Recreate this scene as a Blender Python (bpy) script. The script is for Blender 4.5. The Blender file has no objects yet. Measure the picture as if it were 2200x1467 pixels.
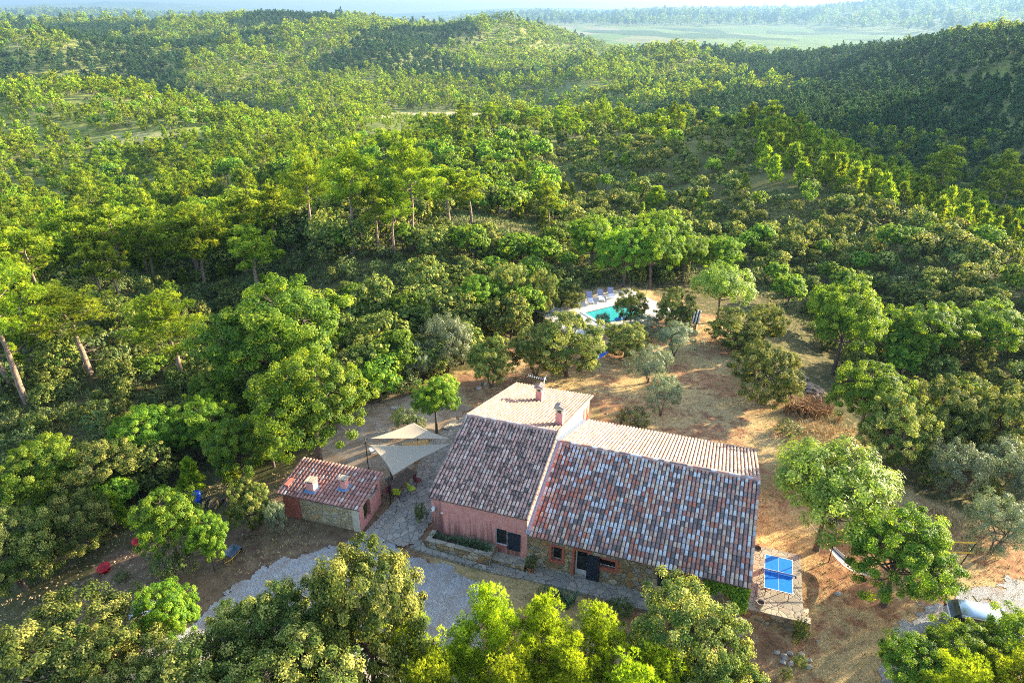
import bpy, math, random
import numpy as np
R = math.radians
# ------------------------------------------------------------------ camera, sky, sun, exposure
scene = bpy.context.scene
COL = scene.collection
CAM_H, FOCAL, PITCH = 29.4, 1478.6, math.atan(718.5 / 1478.6)
cam_data = bpy.data.cameras.new("camera"); cam = bpy.data.objects.new("camera", cam_data); COL.objects.link(cam)
cam.location = (0, 0, CAM_H); cam.rotation_euler = (math.pi / 2 - PITCH, 0, 0)
cam_data.sensor_width = 36; cam_data.lens = 36 * FOCAL / 2200; cam_data.clip_start = 0.5; cam_data.clip_end = 60000
scene.camera = cam
SUN_AZ, SUN_EL = R(65), R(16)                       # clockwise from the view direction (+Y), height
world = bpy.data.worlds.new("World"); scene.world = world; world.use_nodes = True
wn = world.node_tree.nodes; wl = world.node_tree.links
sky = wn.new("ShaderNodeTexSky"); sky.sky_type = 'NISHITA'; sky.sun_disc = False
sky.sun_elevation = SUN_EL; sky.sun_rotation = SUN_AZ; sky.altitude = 300; sky.dust_density = 1.6; sky.air_density = 1.0
wl.new(sky.outputs[0], wn["Background"].inputs[0]); wn["Background"].inputs[1].default_value = 0.145
sun_d = bpy.data.lights.new("sun", 'SUN'); sun = bpy.data.objects.new("sun", sun_d); COL.objects.link(sun)
sun_d.energy = 5.0; sun_d.angle = R(0.6); sun_d.color = (1.0, 0.84, 0.56)
from mathutils import Vector, Matrix
sdir = Vector((math.sin(SUN_AZ) * math.cos(SUN_EL), math.cos(SUN_AZ) * math.cos(SUN_EL), math.sin(SUN_EL)))
sun.rotation_euler = sdir.to_track_quat('Z', 'Y').to_euler()
scene.view_settings.view_transform = 'Standard'; scene.view_settings.look = 'None'
scene.view_settings.exposure = 2.28; scene.view_settings.gamma = 1.0
scene.render.engine = 'CYCLES'
cy = scene.cycles
cy.max_bounces = 5; cy.diffuse_bounces = 3; cy.glossy_bounces = 2; cy.transmission_bounces = 3; cy.transparent_max_bounces = 6; cy.volume_bounces = 0
cy.caustics_reflective = False; cy.caustics_refractive = False; cy.sample_clamp_indirect = 6
cy.filter_width = 1.0; cy.use_denoising = False
cy.volume_step_rate = 10; cy.volume_max_steps = 8
# ------------------------------------------------------------------ heights of the land
def vnoise(x, y, seed=0):
    x = np.asarray(x, float); y = np.asarray(y, float)
    xi = np.floor(x).astype(np.int64); yi = np.floor(y).astype(np.int64); fx = x - xi; fy = y - yi
    def h(a, b):
        n = (a * 374761393 + b * 668265263 + seed * 2147483647) & 0xffffffff
        n = ((n ^ (n >> 13)) * 1274126177) & 0xffffffff
        return ((n ^ (n >> 16)) & 0xffff) / 65535.0 * 2 - 1
    u = fx * fx * (3 - 2 * fx); v = fy * fy * (3 - 2 * fy)
    return (h(xi, yi) * (1 - u) + h(xi + 1, yi) * u) * (1 - v) + (h(xi, yi + 1) * (1 - u) + h(xi + 1, yi + 1) * u) * v
def ray_at(px, py, Y):
    t, s = math.tan(PITCH), 0
    cx, cz = (px - 1100) / FOCAL, -(py - 733.5) / FOCAL
    d = (cx, math.cos(PITCH) + cz * math.sin(PITCH), -math.sin(PITCH) + cz * math.cos(PITCH))
    k = Y / d[1]
    return d[0] * k, Y, CAM_H + d[2] * k
CTRL = [  # x, y, z around the house
 (0,20,-.4),(-6,20,-.5),(6,20,-.9),(0,25,-.1),(-5,28,0),(-10,28,-.05),(-15,33,-.1),(-10.5,33.5,0),(-8,36,.2),(-6,42,.3),(-10,42,.3),(-7,47,.35),(0,50,.3),(8,50,0),
 (15,45,-.1),(20,40,-.3),(14,36,-.25),(13.5,30,-.35),(16.9,30,-.4),(17,33,-.35),(15.5,26.2,-1.3),(12,26,-1.25),(10,25.5,-1.0),(8,27.5,-.1),(2,29,-.02),(0,33,0),(8,33,0),(3,40,.1),
 (5,24,-.6),(14,22,-1.7),(18,24,-1.2),(20,26,-.8),(24,26,-.6),(30,30,-.5),(36,36,-1.2),(28,22,-1.0),(-20,28,-.6),(-25,35,-2.0),(-15,25,-.3),(-20,45,-2),(-30,45,-3.5),(-40,50,-5),(-35,38,-4),
 (-14,52,-1.0),(-12,60,-2.2),(-2,60,-1),(4,66,-1.0),(8,69,-.6),(14,71,-.6),(14,66,-.6),(20,60,-.4),(22,52,-.3),(30,50,-1),(40,55,-2.5),(45,75,-5),(20,80,-1.6),(10,82,-1.8),
 (0,80,-3.0),(-20,65,-5),(-35,70,-7)]
PIXC = [  # px, py, distance ahead, height of what stands on the ground there
 (600,480,104,4),(750,540,90,0),(850,548,90,0),(965,487,103,0),(1012,478,105,0),
 (1200,520,96,2),(1500,520,98,2),(1800,520,92,3),(2000,600,76,3),(2200,700,62,3),
 (0,600,82,4),(200,580,84,2),(400,600,84,4),(0,500,128,6),(250,480,128,6),(420,500,115,6),
 (0,400,215,6),(200,400,205,6),(400,400,185,6),(600,400,150,6),
 (0,300,310,6),(200,300,300,6),(400,300,300,3),(600,330,215,5),(600,270,350,6),
 (0,215,410,6),(0,182,480,8),(150,186,480,8),(300,208,470,8),(450,225,455,8),(560,240,440,8),(640,262,420,7),
 (800,400,145,5),(1000,400,135,4),(1000,330,180,4),(1000,290,235,3),(1000,268,270,4),(800,300,290,6),(800,262,380,5),
 (1200,400,140,4),(1200,320,185,4),(1200,285,230,4),(1300,275,240,4),
 (1400,400,132,3),(1400,300,175,4),(1500,400,128,3),(1500,285,172,4),(1600,400,124,2),(1690,300,165,3),(1700,400,120,2),
 (1800,340,148,3),(1900,385,132,3),(2000,435,116,3),(2100,480,102,3),(2200,515,92,3),(2000,520,88,2),(2200,600,74,3),
 (2300,560,84,3),(-100,500,120,6),(-100,250,380,6),
]
PIXC += [  # hills and valley beyond
 (820,250,560,0),(960,250,560,0),(1110,250,560,0),(600,236,600,0),
 (640,205,660,8),(900,205,670,8),(1200,215,620,8),(1200,170,720,8),
 (0,165,700,8),(200,150,780,8),(400,180,700,8),(0,110,1000,8),(200,95,1050,8),(400,120,980,8),(600,150,820,8),(900,150,850,8),(1000,125,960,8),(1150,135,900,8),
 (600,90,1150,8),(850,85,1250,8),(1000,95,1200,8),(1130,90,1350,8),(1230,98,1500,8),
 (0,62,1400,8),(100,60,1450,8),(220,48,1500,8),(400,36,1550,8),(580,28,1600,8),(700,36,1600,8),(800,48,1600,8),(900,56,1650,8),(1050,60,1800,8),(1150,62,2000,8),
 (1250,160,700,8),(1400,200,520,8),(1600,210,420,8),(1800,260,340,8),(2000,330,270,8),(2150,420,200,10),(1800,330,270,6),(1650,285,300,6),(1500,262,340,6),(1350,262,420,6),
 (1300,118,1000,8),(1450,110,950,8),(1600,108,880,8),(1700,105,820,8),(1780,98,760,8),
 (1400,140,800,8),(1600,150,700,8),(1800,160,560,8),(2000,180,440,8),(2200,220,360,8),(2200,330,270,8),
 (1850,82,680,8),(1950,66,620,8),(2050,54,580,8),(2150,48,560,8),(2250,44,540,8),(2000,110,540,8),(2200,120,470,8),(2400,90,470,8),
]
XYZ = [(x, y, z) for x, y, z in CTRL]
for px, py, Y, hh in PIXC:
    x, y, z = ray_at(px, py, Y); XYZ.append((x, y, z - hh))
for px_ in (-150, 0, 200, 400, 560): _q = ray_at(px_, 100, 590); XYZ.append((_q[0], 590, -72))
def pol(px, Y, z):                                                  # a point at a pixel's azimuth with a plain height
    x, y, _ = ray_at(px, 100, Y); XYZ.append((x, y, z))
for px in (1250, 1500, 1750): pol(px, 1400, -92); pol(px, 2300, -98); pol(px, 3200, -98); pol(px, 4200, -98)
pol(2050, 950, -40); pol(2050, 2000, -90); pol(2050, 3500, -90); pol(2300, 900, -30); pol(2300,2500,-80)
for px in (-100, 300, 700, 1000): pol(px, 2400, -60); pol(px, 4000, -90)
for px, py, Y in [(-100,50,5200),(0,45,5200),(150,44,5200),(1300,48,5600),(1450,46,5600),(1600,45,5600),(1750,50,5200),(1900,28,5200),(2100,10,5200),(2300,4,5200)]: XYZ.append(ray_at(px,py,Y))
for px, py, Y in [(-100,22,9000),(0,22,9000),(100,18,9000),(200,22,9000),(260,30,9000),(400,33,9000),(550,40,9000),(750,42,9000),(950,44,8500),(1100,34,9000),(1250,32,9000),(1400,28,8000),(1500,26,7600),(1700,24,7600),(1800,22,7000),(1950,6,6800),(2100,0,6800),(2300,-6,6800)]: XYZ.append(ray_at(px,py,Y))
for px, py, Y in [(-100,8,14000),(100,6,14000),(280,4,14000),(450,14,14000),(650,26,14000),(900,30,14000),(1100,22,14000),(1350,22,14000),(1800,16,14000),(2200,4,14000)]: XYZ.append(ray_at(px,py,Y))
for az_, r_, z_ in ((.80,330,20),(.93,330,40),(.78,480,70),(.9,480,105),(.78,650,95),(.9,700,120),(.8,220,-4),(.93,220,10),(.85,1000,90)): XYZ.append((r_ * math.sin(az_), r_ * math.cos(az_), z_))   # unseen hill added right of the picture to shade the right slope
_P = np.array(XYZ)
KA = 2.6
def _feat(x, y):
    r = np.hypot(x, y); az = np.clip(np.arctan2(x, y), -0.95, 0.95)
    return np.stack([az * KA, np.log(np.clip(r, 17, 16000))], -1)
_Fc = _feat(_P[:, 0], _P[:, 1])
def _phi(d2): return 0.5 * d2 * np.log(d2 + 1e-9)
_n = len(_P)
_K = _phi(((_Fc[:, None] - _Fc[None]) ** 2).sum(-1)) + np.eye(_n) * 1e-3
_A = np.zeros((_n + 3, _n + 3)); _A[:_n, :_n] = _K; _A[:_n, _n] = 1; _A[:_n, _n + 1:] = _Fc; _A[_n, :_n] = 1; _A[_n + 1:, :_n] = _Fc.T
_scale = np.maximum(1.0, np.hypot(_P[:, 0], _P[:, 1]) / 60.0)
# heights are interpolated as the depression slope, which keeps near and far in proportion
_W = np.linalg.solve(_A, np.concatenate([(_P[:, 2] - CAM_H) / np.hypot(_P[:, 0], _P[:, 1]), np.zeros(3)]))
def hz(x, y):
    x = np.asarray(x, float); y = np.asarray(y, float); sh = x.shape; x = x.ravel(); y = y.ravel()
    r0 = np.hypot(x, y); out = np.zeros(len(x))
    for i in range(0, len(x), 20000):
        f = _feat(x[i:i + 20000], y[i:i + 20000])
        out[i:i + 20000] = _phi(((f[:, None] - _Fc[None]) ** 2).sum(-1)) @ _W[:_n] + _W[_n] + f @ _W[_n + 1:]
    z = CAM_H + out * np.clip(r0, 17, 16000)
    back = np.clip((np.abs(np.arctan2(x, y)) - 0.95) / 0.8, 0, 1)
    z = z * (1 - back) + np.minimum(z, -1.0) * 0.3 * back
    g = np.clip((r0 - 75) / 200, 0, 1); far = np.clip((r0 - 400) / 900, 0, 1)
    z = z + g * (vnoise(x / 35, y / 35, 3) * 1.2 + vnoise(x / 90, y / 90, 5) * 3.6)
    z = z + (1 - np.exp(-((x + 45) / 130) ** 2 - ((y - 545) / 120) ** 2)) * far * np.clip((1700 - r0) / 500, .35, 1) * (vnoise(x / 190, y / 230, 7) * 32 + vnoise(x / 85, y / 100, 8) * 9 + vnoise(x/430, y/430, 9) * 24) * np.clip((4000 - r0) / 1200, 0.0, 1) * np.clip((-60 - z) / -30, 0.12, 1)
    z = z + np.clip((r0 - 5000) / 1500, 0, 1) * (vnoise(x / 700, y / 900, 11) * 28 + vnoise(x / 260, y / 300, 12) * 10)
    return z.reshape(sh)
# === TERRAIN END
# ------------------------------------------------------------------ materials
def mat(name):
    m = bpy.data.materials.new(name); m.use_nodes = True
    nt = m.node_tree; nt.nodes.clear(); o = nt.nodes.new("ShaderNodeOutputMaterial")
    return m, nt, o
class NT:                                                           # small helper to wire shader nodes
    def __init__(s, name): s.m, s.nt, s.out = mat(name)
    def n(s, t, **kw):
        nd = s.nt.nodes.new("ShaderNode" + t)
        for k, v in kw.items():
            if k.startswith("i_"):
                key = k[2:]; key = int(key) if key.isdigit() else key.replace("_", " ")
                if isinstance(v, tuple) and len(v) == 3 and nd.inputs[key].type == 'RGBA': v = (*v, 1)
                nd.inputs[key].default_value = v
            else: setattr(nd, k, v)
        return nd
    def l(s, a, b): s.nt.links.new(a, b)
    def noise(s, vec, scale, detail=4, rough=.55, out=0):
        nd = s.n("TexNoise", i_Scale=scale, i_Detail=detail, i_Roughness=rough)
        if vec is not None: s.l(vec, nd.inputs["Vector"])
        return nd.outputs[out]
    def ramp(s, fac, stops, interp='LINEAR'):
        r = s.n("ValToRGB"); cr = r.color_ramp; cr.interpolation = interp
        while len(cr.elements) < len(stops): cr.elements.new(0.5)
        for e, (p, c) in zip(cr.elements, stops): e.position = p; e.color = (*c, 1) if len(c) == 3 else c
        s.l(fac, r.inputs[0]); return r.outputs[0]
    def mix(s, fac, a, b, mode='MIX'):
        m = s.n("Mix", data_type='RGBA', blend_type=mode)
        for v, i in ((fac, 0), (a, 6), (b, 7)):
            if hasattr(v, "is_linked") or hasattr(v, "links"): s.l(v, m.inputs[i])
            else: m.inputs[i].default_value = (*v, 1) if isinstance(v, tuple) and len(v) == 3 else v
        return m.outputs[2]
    def math(s, op, a, b=None, c=None):
        m = s.n("Math", operation=op)
        for v, i in ((a, 0), (b, 1), (c, 2)):
            if v is None: continue
            if hasattr(v, "links"): s.l(v, m.inputs[i])
            else: m.inputs[i].default_value = v
        return m.outputs[0]
    def bump(s, h, strength, dist):
        b = s.n("Bump", i_Strength=strength, i_Distance=dist); s.l(h, b.inputs["Height"]); return b.outputs[0]
    def bsdf(s, col, rough=.8, normal=None, spec=.3, metal=0):
        p = s.n("BsdfPrincipled", i_Roughness=rough, i_Metallic=metal); p.inputs["Specular IOR Level"].default_value = spec
        if hasattr(col, "links"): s.l(col, p.inputs[0])
        else: p.inputs[0].default_value = (*col, 1)
        if normal is not None: s.l(normal, p.inputs["Normal"])
        return p
    def done(s, sh): s.l(sh if not hasattr(sh, "outputs") else sh.outputs[0], s.out.inputs[0]); return s.m
    def obj(s): return s.n("TexCoord").outputs["Object"]
    def pos(s): return s.n("NewGeometry").outputs["Position"]
    def attr(s, name): return s.n("Attribute", attribute_name=name).outputs["Fac"]
def plain(name, col, rough=.6, metal=0, spec=.4, var=.12, scale=9):
    t = NT(name); c = t.noise(t.obj(), scale)
    a = tuple(max(0, v * (1 - var)) for v in col); b = tuple(min(1, v * (1 + var)) for v in col)
    return t.done(t.bsdf(t.ramp(c, [(.3, a), (.7, b)]), rough, spec=spec, metal=metal))
def leaf_mat(name, c0, c1, c2, trans, tfac=.35, rough=.5, spec=.35):
    t = NT(name); oi = t.n("ObjectInfo")
    r = t.attr("rnd")
    col = t.ramp(r, [(0, c0), (.55, c1), (1, c2)])
    hsv = t.n("HueSaturation"); t.l(col, hsv.inputs["Color"])
    t.l(t.math('MULTIPLY_ADD', oi.outputs["Random"], .022, .487), hsv.inputs["Hue"])
    t.l(t.math('MULTIPLY_ADD', oi.outputs["Random"], .45, .80), hsv.inputs["Value"])
    p = t.bsdf(hsv.outputs[0], rough, spec=spec)
    tr = t.n("BsdfTranslucent"); t.l(t.mix(1.0, hsv.outputs[0], trans, 'MULTIPLY'), tr.inputs[0])
    mx = t.n("MixShader"); mx.inputs[0].default_value = tfac
    t.l(p.outputs[0], mx.inputs[1]); t.l(tr.outputs[0], mx.inputs[2])
    return t.done(mx)
def bark_mat(name, a, b):
    t = NT(name); o = t.obj(); mp = t.n("Mapping"); mp.inputs["Scale"].default_value = (1, 1, .25); t.l(o, mp.inputs[0])
    n = t.noise(mp.outputs[0], 14, 5)
    return t.done(t.bsdf(t.ramp(n, [(.3, a), (.7, b)]), .9, t.bump(n, .6, .03)))
M = {}
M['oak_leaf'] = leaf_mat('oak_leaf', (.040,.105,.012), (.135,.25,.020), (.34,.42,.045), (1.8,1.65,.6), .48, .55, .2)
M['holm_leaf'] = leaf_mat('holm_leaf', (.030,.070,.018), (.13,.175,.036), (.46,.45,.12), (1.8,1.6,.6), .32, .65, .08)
M['pine_needle'] = leaf_mat('pine_needle', (.050,.115,.012), (.165,.25,.018), (.40,.46,.040), (1.6,1.5,.5), .36, .6, .15)
M['pine_tip'] = leaf_mat('pine_tip', (.09,.15,.012), (.27,.34,.018), (.55,.60,.05), (1.3,1.4,.5), .46, .6, .15)
M['dark_needle'] = leaf_mat('dark_needle', (.025,.065,.022), (.060,.12,.038), (.15,.21,.06), (1.3,1.4,.8), .2, .6, .15)  # pine needles darkened: the shade of far slopes put into the leaf colour
M['olive_leaf'] = leaf_mat('olive_leaf', (.080,.120,.062), (.17,.21,.11), (.34,.37,.22), (1.3,1.3,.8), .25)
M['ash_leaf'] = leaf_mat('ash_leaf', (.08,.16,.020), (.22,.34,.04), (.42,.54,.10), (1.7,1.6,.8), .42)
M['shrub_leaf'] = leaf_mat('shrub_leaf', (.040,.085,.022), (.11,.16,.034), (.28,.30,.08), (1.6,1.5,.8), .3)
M['bark'] = bark_mat('bark', (.045,.032,.024), (.16,.125,.10))
M['pine_bark'] = bark_mat('pine_bark', (.10,.065,.045), (.34,.25,.19))
# ------------------------------------------------------------------ meshes and objects
def np_mesh(name, V, polys, mats, midx=None, rnd=None, smooth=False):
    """polys: list of int arrays (n, k)"""
    me = bpy.data.meshes.new(name); V = np.ascontiguousarray(V, np.float32)
    me.vertices.add(len(V)); me.vertices.foreach_set("co", V.ravel())
    polys = [p for p in polys if len(p)]
    lt = np.concatenate([np.full(len(p), p.shape[1], np.int32) for p in polys]); li = np.concatenate([p.ravel() for p in polys]).astype(np.int32)
    me.loops.add(len(li)); me.loops.foreach_set("vertex_index", li)
    me.polygons.add(len(lt)); me.polygons.foreach_set("loop_start", np.concatenate([[0], np.cumsum(lt)[:-1]]).astype(np.int32))
    for m in mats: me.materials.append(m)
    if midx is not None: me.polygons.foreach_set("material_index", np.asarray(midx, np.int32))
    if rnd is not None:
        a = me.attributes.new("rnd", 'FLOAT', 'FACE'); a.data.foreach_set("value", np.asarray(rnd, np.float32))
    me.update(calc_edges=True)
    if smooth: me.polygons.foreach_set("use_smooth", np.ones(len(lt), bool))
    return me
def link(name, me, parent=None, loc=None, rotz=None, scale=None):
    o = bpy.data.objects.new(name, me); COL.objects.link(o)
    if parent is not None: o.parent = parent
    if loc is not None: o.location = loc
    if rotz is not None: o.rotation_euler = (0, 0, rotz)
    if scale is not None: o.scale = scale
    return o
def tag(o, label=None, cat=None, group=None, kind=None):
    for k, v in (('label', label), ('category', cat), ('group', group), ('kind', kind)):
        if v: o[k] = v
    return o
class MB:                                                           # collects shapes for ONE mesh
    def __init__(s): s.v = []; s.f = []; s.mi = []; s.r = []; s.sm = []
    def add(s, verts, faces, mi=0, rnd=0.5, smooth=False):
        b = len(s.v); s.v += [tuple(map(float, p)) for p in verts]
        for f in faces: s.f.append([b + i for i in f]); s.mi.append(mi); s.r.append(rnd); s.sm.append(smooth)
    def box(s, x0, x1, y0, y1, z0, z1, mi=0, rnd=.5):
        s.add([(x0,y0,z0),(x1,y0,z0),(x1,y1,z0),(x0,y1,z0),(x0,y0,z1),(x1,y0,z1),(x1,y1,z1),(x0,y1,z1)],
              [(0,3,2,1),(4,5,6,7),(0,1,5,4),(1,2,6,5),(2,3,7,6),(3,0,4,7)], mi, rnd)
    def prism(s, poly, z0, z1, mi=0, rnd=.5, top=None):             # poly: (x, y) counter-clockwise; z1 may be a list
        n = len(poly); za = z0 if isinstance(z0, (list, tuple)) else [z0] * n; zb = z1 if isinstance(z1, (list, tuple)) else [z1] * n
        s.add([(x, y, z) for (x, y), z in zip(poly, za)] + [(x, y, z) for (x, y), z in zip(poly, zb)],
              [tuple(range(n - 1, -1, -1)), tuple(range(n, 2 * n))] + [(i, (i + 1) % n, n + (i + 1) % n, n + i) for i in range(n)], mi, rnd)
    def extr(s, poly, y0, y1, mi=0, rnd=.5):                        # poly in (x, z), extruded along y
        n = len(poly)
        s.add([(x, y0, z) for x, z in poly] + [(x, y1, z) for x, z in poly],
              [tuple(range(n)), tuple(range(2 * n - 1, n - 1, -1))] + [(i, n + i, n + (i + 1) % n, (i + 1) % n) for i in range(n)], mi, rnd)
    def tube(s, pts, rad, k=8, mi=0, rnd=.5, cap=True):
        pts = [Vector(p) for p in pts]; rad = rad if isinstance(rad, (list, tuple)) else [rad] * len(pts)
        b = len(s.v); V = []
        for i, p in enumerate(pts):
            d = (pts[min(i + 1, len(pts) - 1)] - pts[max(i - 1, 0)]).normalized()
            a = d.orthogonal().normalized() if i == 0 else (a - d * a.dot(d)).normalized()
            c = d.cross(a)
            for j in range(k): t = 2 * math.pi * j / k; V.append(p + (a * math.cos(t) + c * math.sin(t)) * rad[i])
        F = [(i * k + j, i * k + (j + 1) % k, (i + 1) * k + (j + 1) % k, (i + 1) * k + j) for i in range(len(pts) - 1) for j in range(k)]
        s.add(V, F, mi, rnd, True)
        if cap: s.f += [[b + j for j in range(k - 1, -1, -1)], [b + (len(pts) - 1) * k + j for j in range(k)]]; s.mi += [mi] * 2; s.r += [rnd] * 2; s.sm += [False] * 2
    def lathe(s, prof, k=16, c=(0, 0, 0), mi=0, rnd=.5, cap=(True, True)):
        b = len(s.v); n = len(prof)
        s.add([(c[0] + r * math.cos(2 * math.pi * j / k), c[1] + r * math.sin(2 * math.pi * j / k), c[2] + z) for r, z in prof for j in range(k)],
              [(i * k + j, i * k + (j + 1) % k, (i + 1) * k + (j + 1) % k, (i + 1) * k + j) for i in range(n - 1) for j in range(k)], mi, rnd, True)
        for w, i in ((cap[0], 0), (cap[1], n - 1)):
            if w: s.f.append([b + i * k + j for j in (range(k - 1, -1, -1) if i == 0 else range(k))]); s.mi.append(mi); s.r.append(rnd); s.sm.append(False)
    def build(s, name, mats, parent=None, loc=None, rotz=None, bevel=0):
        me = bpy.data.meshes.new(name); me.from_pydata(s.v, [], s.f)
        mats = mats if isinstance(mats, (list, tuple)) else [mats]
        for m in mats: me.materials.append(m)
        me.polygons.foreach_set("material_index", s.mi); me.polygons.foreach_set("use_smooth", s.sm)
        a = me.attributes.new("rnd", 'FLOAT', 'FACE'); a.data.foreach_set("value", s.r)
        me.validate(); me.update()
        o = link(name, me, parent, loc, rotz)
        if bevel: md = o.modifiers.new("bevel", 'BEVEL'); md.width = bevel; md.segments = 2; md.limit_method = 'ANGLE'; md.harden_normals = False
        return o
def empty(name, loc=(0, 0, 0), rotz=0):
    return link(name, None, None, loc, rotz)
# ------------------------------------------------------------------ foliage
def unit(v): return v / (np.linalg.norm(v, axis=-1, keepdims=True) + 1e-9)
def leafs(P, N, L, W, rng, droop=.0):
    n = len(P); T = unit(np.cross(N, rng.normal(size=(n, 3)))); T[:, 2] -= droop; T = unit(T); B = unit(np.cross(N, T))
    L = L * rng.uniform(.7, 1.3, (n, 1)); W = W * rng.uniform(.7, 1.3, (n, 1))
    V = np.stack([P - T * L / 2, P + B * W / 2 - T * L * .08, P + T * L / 2, P - B * W / 2 - T * L * .08], 1).reshape(-1, 3)
    return V, np.arange(4 * n).reshape(n, 4)
def needles(P, D, k, L, W, spread, rng):
    n = len(P) * k; D = np.repeat(D, k, 0); P = np.repeat(P, k, 0)
    d = unit(D + rng.normal(size=(n, 3)) * spread); B = unit(np.cross(d, rng.normal(size=(n, 3)))); L = L * rng.uniform(.7, 1.2, (n, 1))
    V = np.stack([P - B * W / 2, P + B * W / 2, P + d * L], 1).reshape(-1, 3)
    return V, np.arange(3 * n).reshape(n, 3)
def fib(n, rng, zmin=-1.0):
    i = np.arange(n) + rng.uniform(0, 1); z = 1 - (1 - zmin) * ((i % n) + .5) / n; t = i * 2.39996 + rng.uniform(0, 6)
    r = np.sqrt(np.clip(1 - z * z, 0, 1)); return unit(np.stack([r * np.cos(t), r * np.sin(t), z], -1) + rng.normal(size=(n, 3)) * .18)
def trunk_mb(mb, pts, rad, k=6): mb.tube(pts, rad, k, cap=False)
def limb(mb, a, b, r0, r1, rng, k=5, sag=.12, n=4):
    a = np.array(a); b = np.array(b); L = np.linalg.norm(b - a); pts = []
    off = rng.normal(size=3) * L * .07
    for i in range(n):
        t = i / (n - 1); p = a + (b - a) * t + off * math.sin(t * math.pi); p[2] += -sag * L * math.sin(t * math.pi); pts.append(p)
    mb.tube(pts, [r0 + (r1 - r0) * i / (n - 1) for i in range(n)], k, cap=False)
def crown_tree(seed, H, Rr, lobes, lobe_r, clumps, clump_r, leaves, L, W, base=.18, centre=.60, vert=.40, low=-.35, trunk_r=.2, stems=1, fill=.25, twigs=True, sparse=0.0, upn=.35):
    rng = np.random.default_rng(seed); C = np.array([0, 0, H * centre]); ax = np.array([Rr, Rr, H * vert])
    d = fib(lobes, rng, low); rad = rng.uniform(.50, .74, (lobes, 1)); rad[rng.random((lobes, 1)) < fill] *= .45
    Lc = C + d * ax * rad; lr = Rr * lobe_r * rng.uniform(.6, 1.4, lobes)
    mb = MB(); tops = []
    for sidx in range(stems):
        w = rng.normal(size=(5, 2)).cumsum(0) * .035 * H * .25; ang = rng.uniform(0, 6.28); sp = 0 if stems == 1 else Rr * .35
        top = C[2] - H * vert * .25
        pts = [(w[i, 0] * i / 4 + math.cos(ang) * sp * i / 4, w[i, 1] * i / 4 + math.sin(ang) * sp * i / 4, top * i / 4 - (.25 if i == 0 else 0)) for i in range(5)]
        tr = trunk_r / math.sqrt(stems); trunk_mb(mb, pts, [tr * 1.35, tr, tr * .85, tr * .75, tr * .6], 7); tops.append((pts[3], pts[4]))
    allP = []; allN = []; allR = []
    for j in range(lobes):
        tp = tops[j % len(tops)]; limb(mb, tp[j % 2], Lc[j], trunk_r * .42, trunk_r * .16, rng, 5, .08)
        cd = fib(clumps, rng, -.75); out = unit(Lc[j] - C + np.array([0, 0, .3 * Rr])); keep = (cd @ out) > -.35; cd = cd[keep]
        if sparse: cd = cd[rng.random(len(cd)) > sparse]
        Cc = Lc[j] + cd * lr[j] * np.array([1, 1, .8]) * rng.uniform(.75, 1.1, (len(cd), 1)); Cc[:, 2] = np.maximum(Cc[:, 2], .25)
        cr = Rr * clump_r * rng.uniform(.7, 1.3, len(cd)); hue = rng.uniform(.1, .8, len(cd))
        for c, r_, h_, q in zip(Cc, cr, hue, cd):
            if twigs and rng.random() < .6: limb(mb, Lc[j], c, trunk_r * .13, trunk_r * .04, rng, 3, .03, 3)
            m = max(3, int(leaves * rng.uniform(.7, 1.3))); dd = unit(rng.normal(size=(m, 3)) + q * .5)
            rr = rng.uniform(.45, 1.1, (m, 1)); P = c + dd * r_ * rr * np.array([1, 1, .75])
            N = unit(dd * .75 + unit(P - C) * .55 + np.array([0, 0, upn * .8]) + rng.normal(size=(m, 3)) * .32)
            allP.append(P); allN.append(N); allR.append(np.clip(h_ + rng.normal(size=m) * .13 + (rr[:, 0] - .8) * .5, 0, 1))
    P = np.concatenate(allP); N = np.concatenate(allN); P[:, 2] = np.maximum(P[:, 2], .08)
    V, F = leafs(P, N, L, W, rng); return mb, V, F, np.concatenate(allR)
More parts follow.
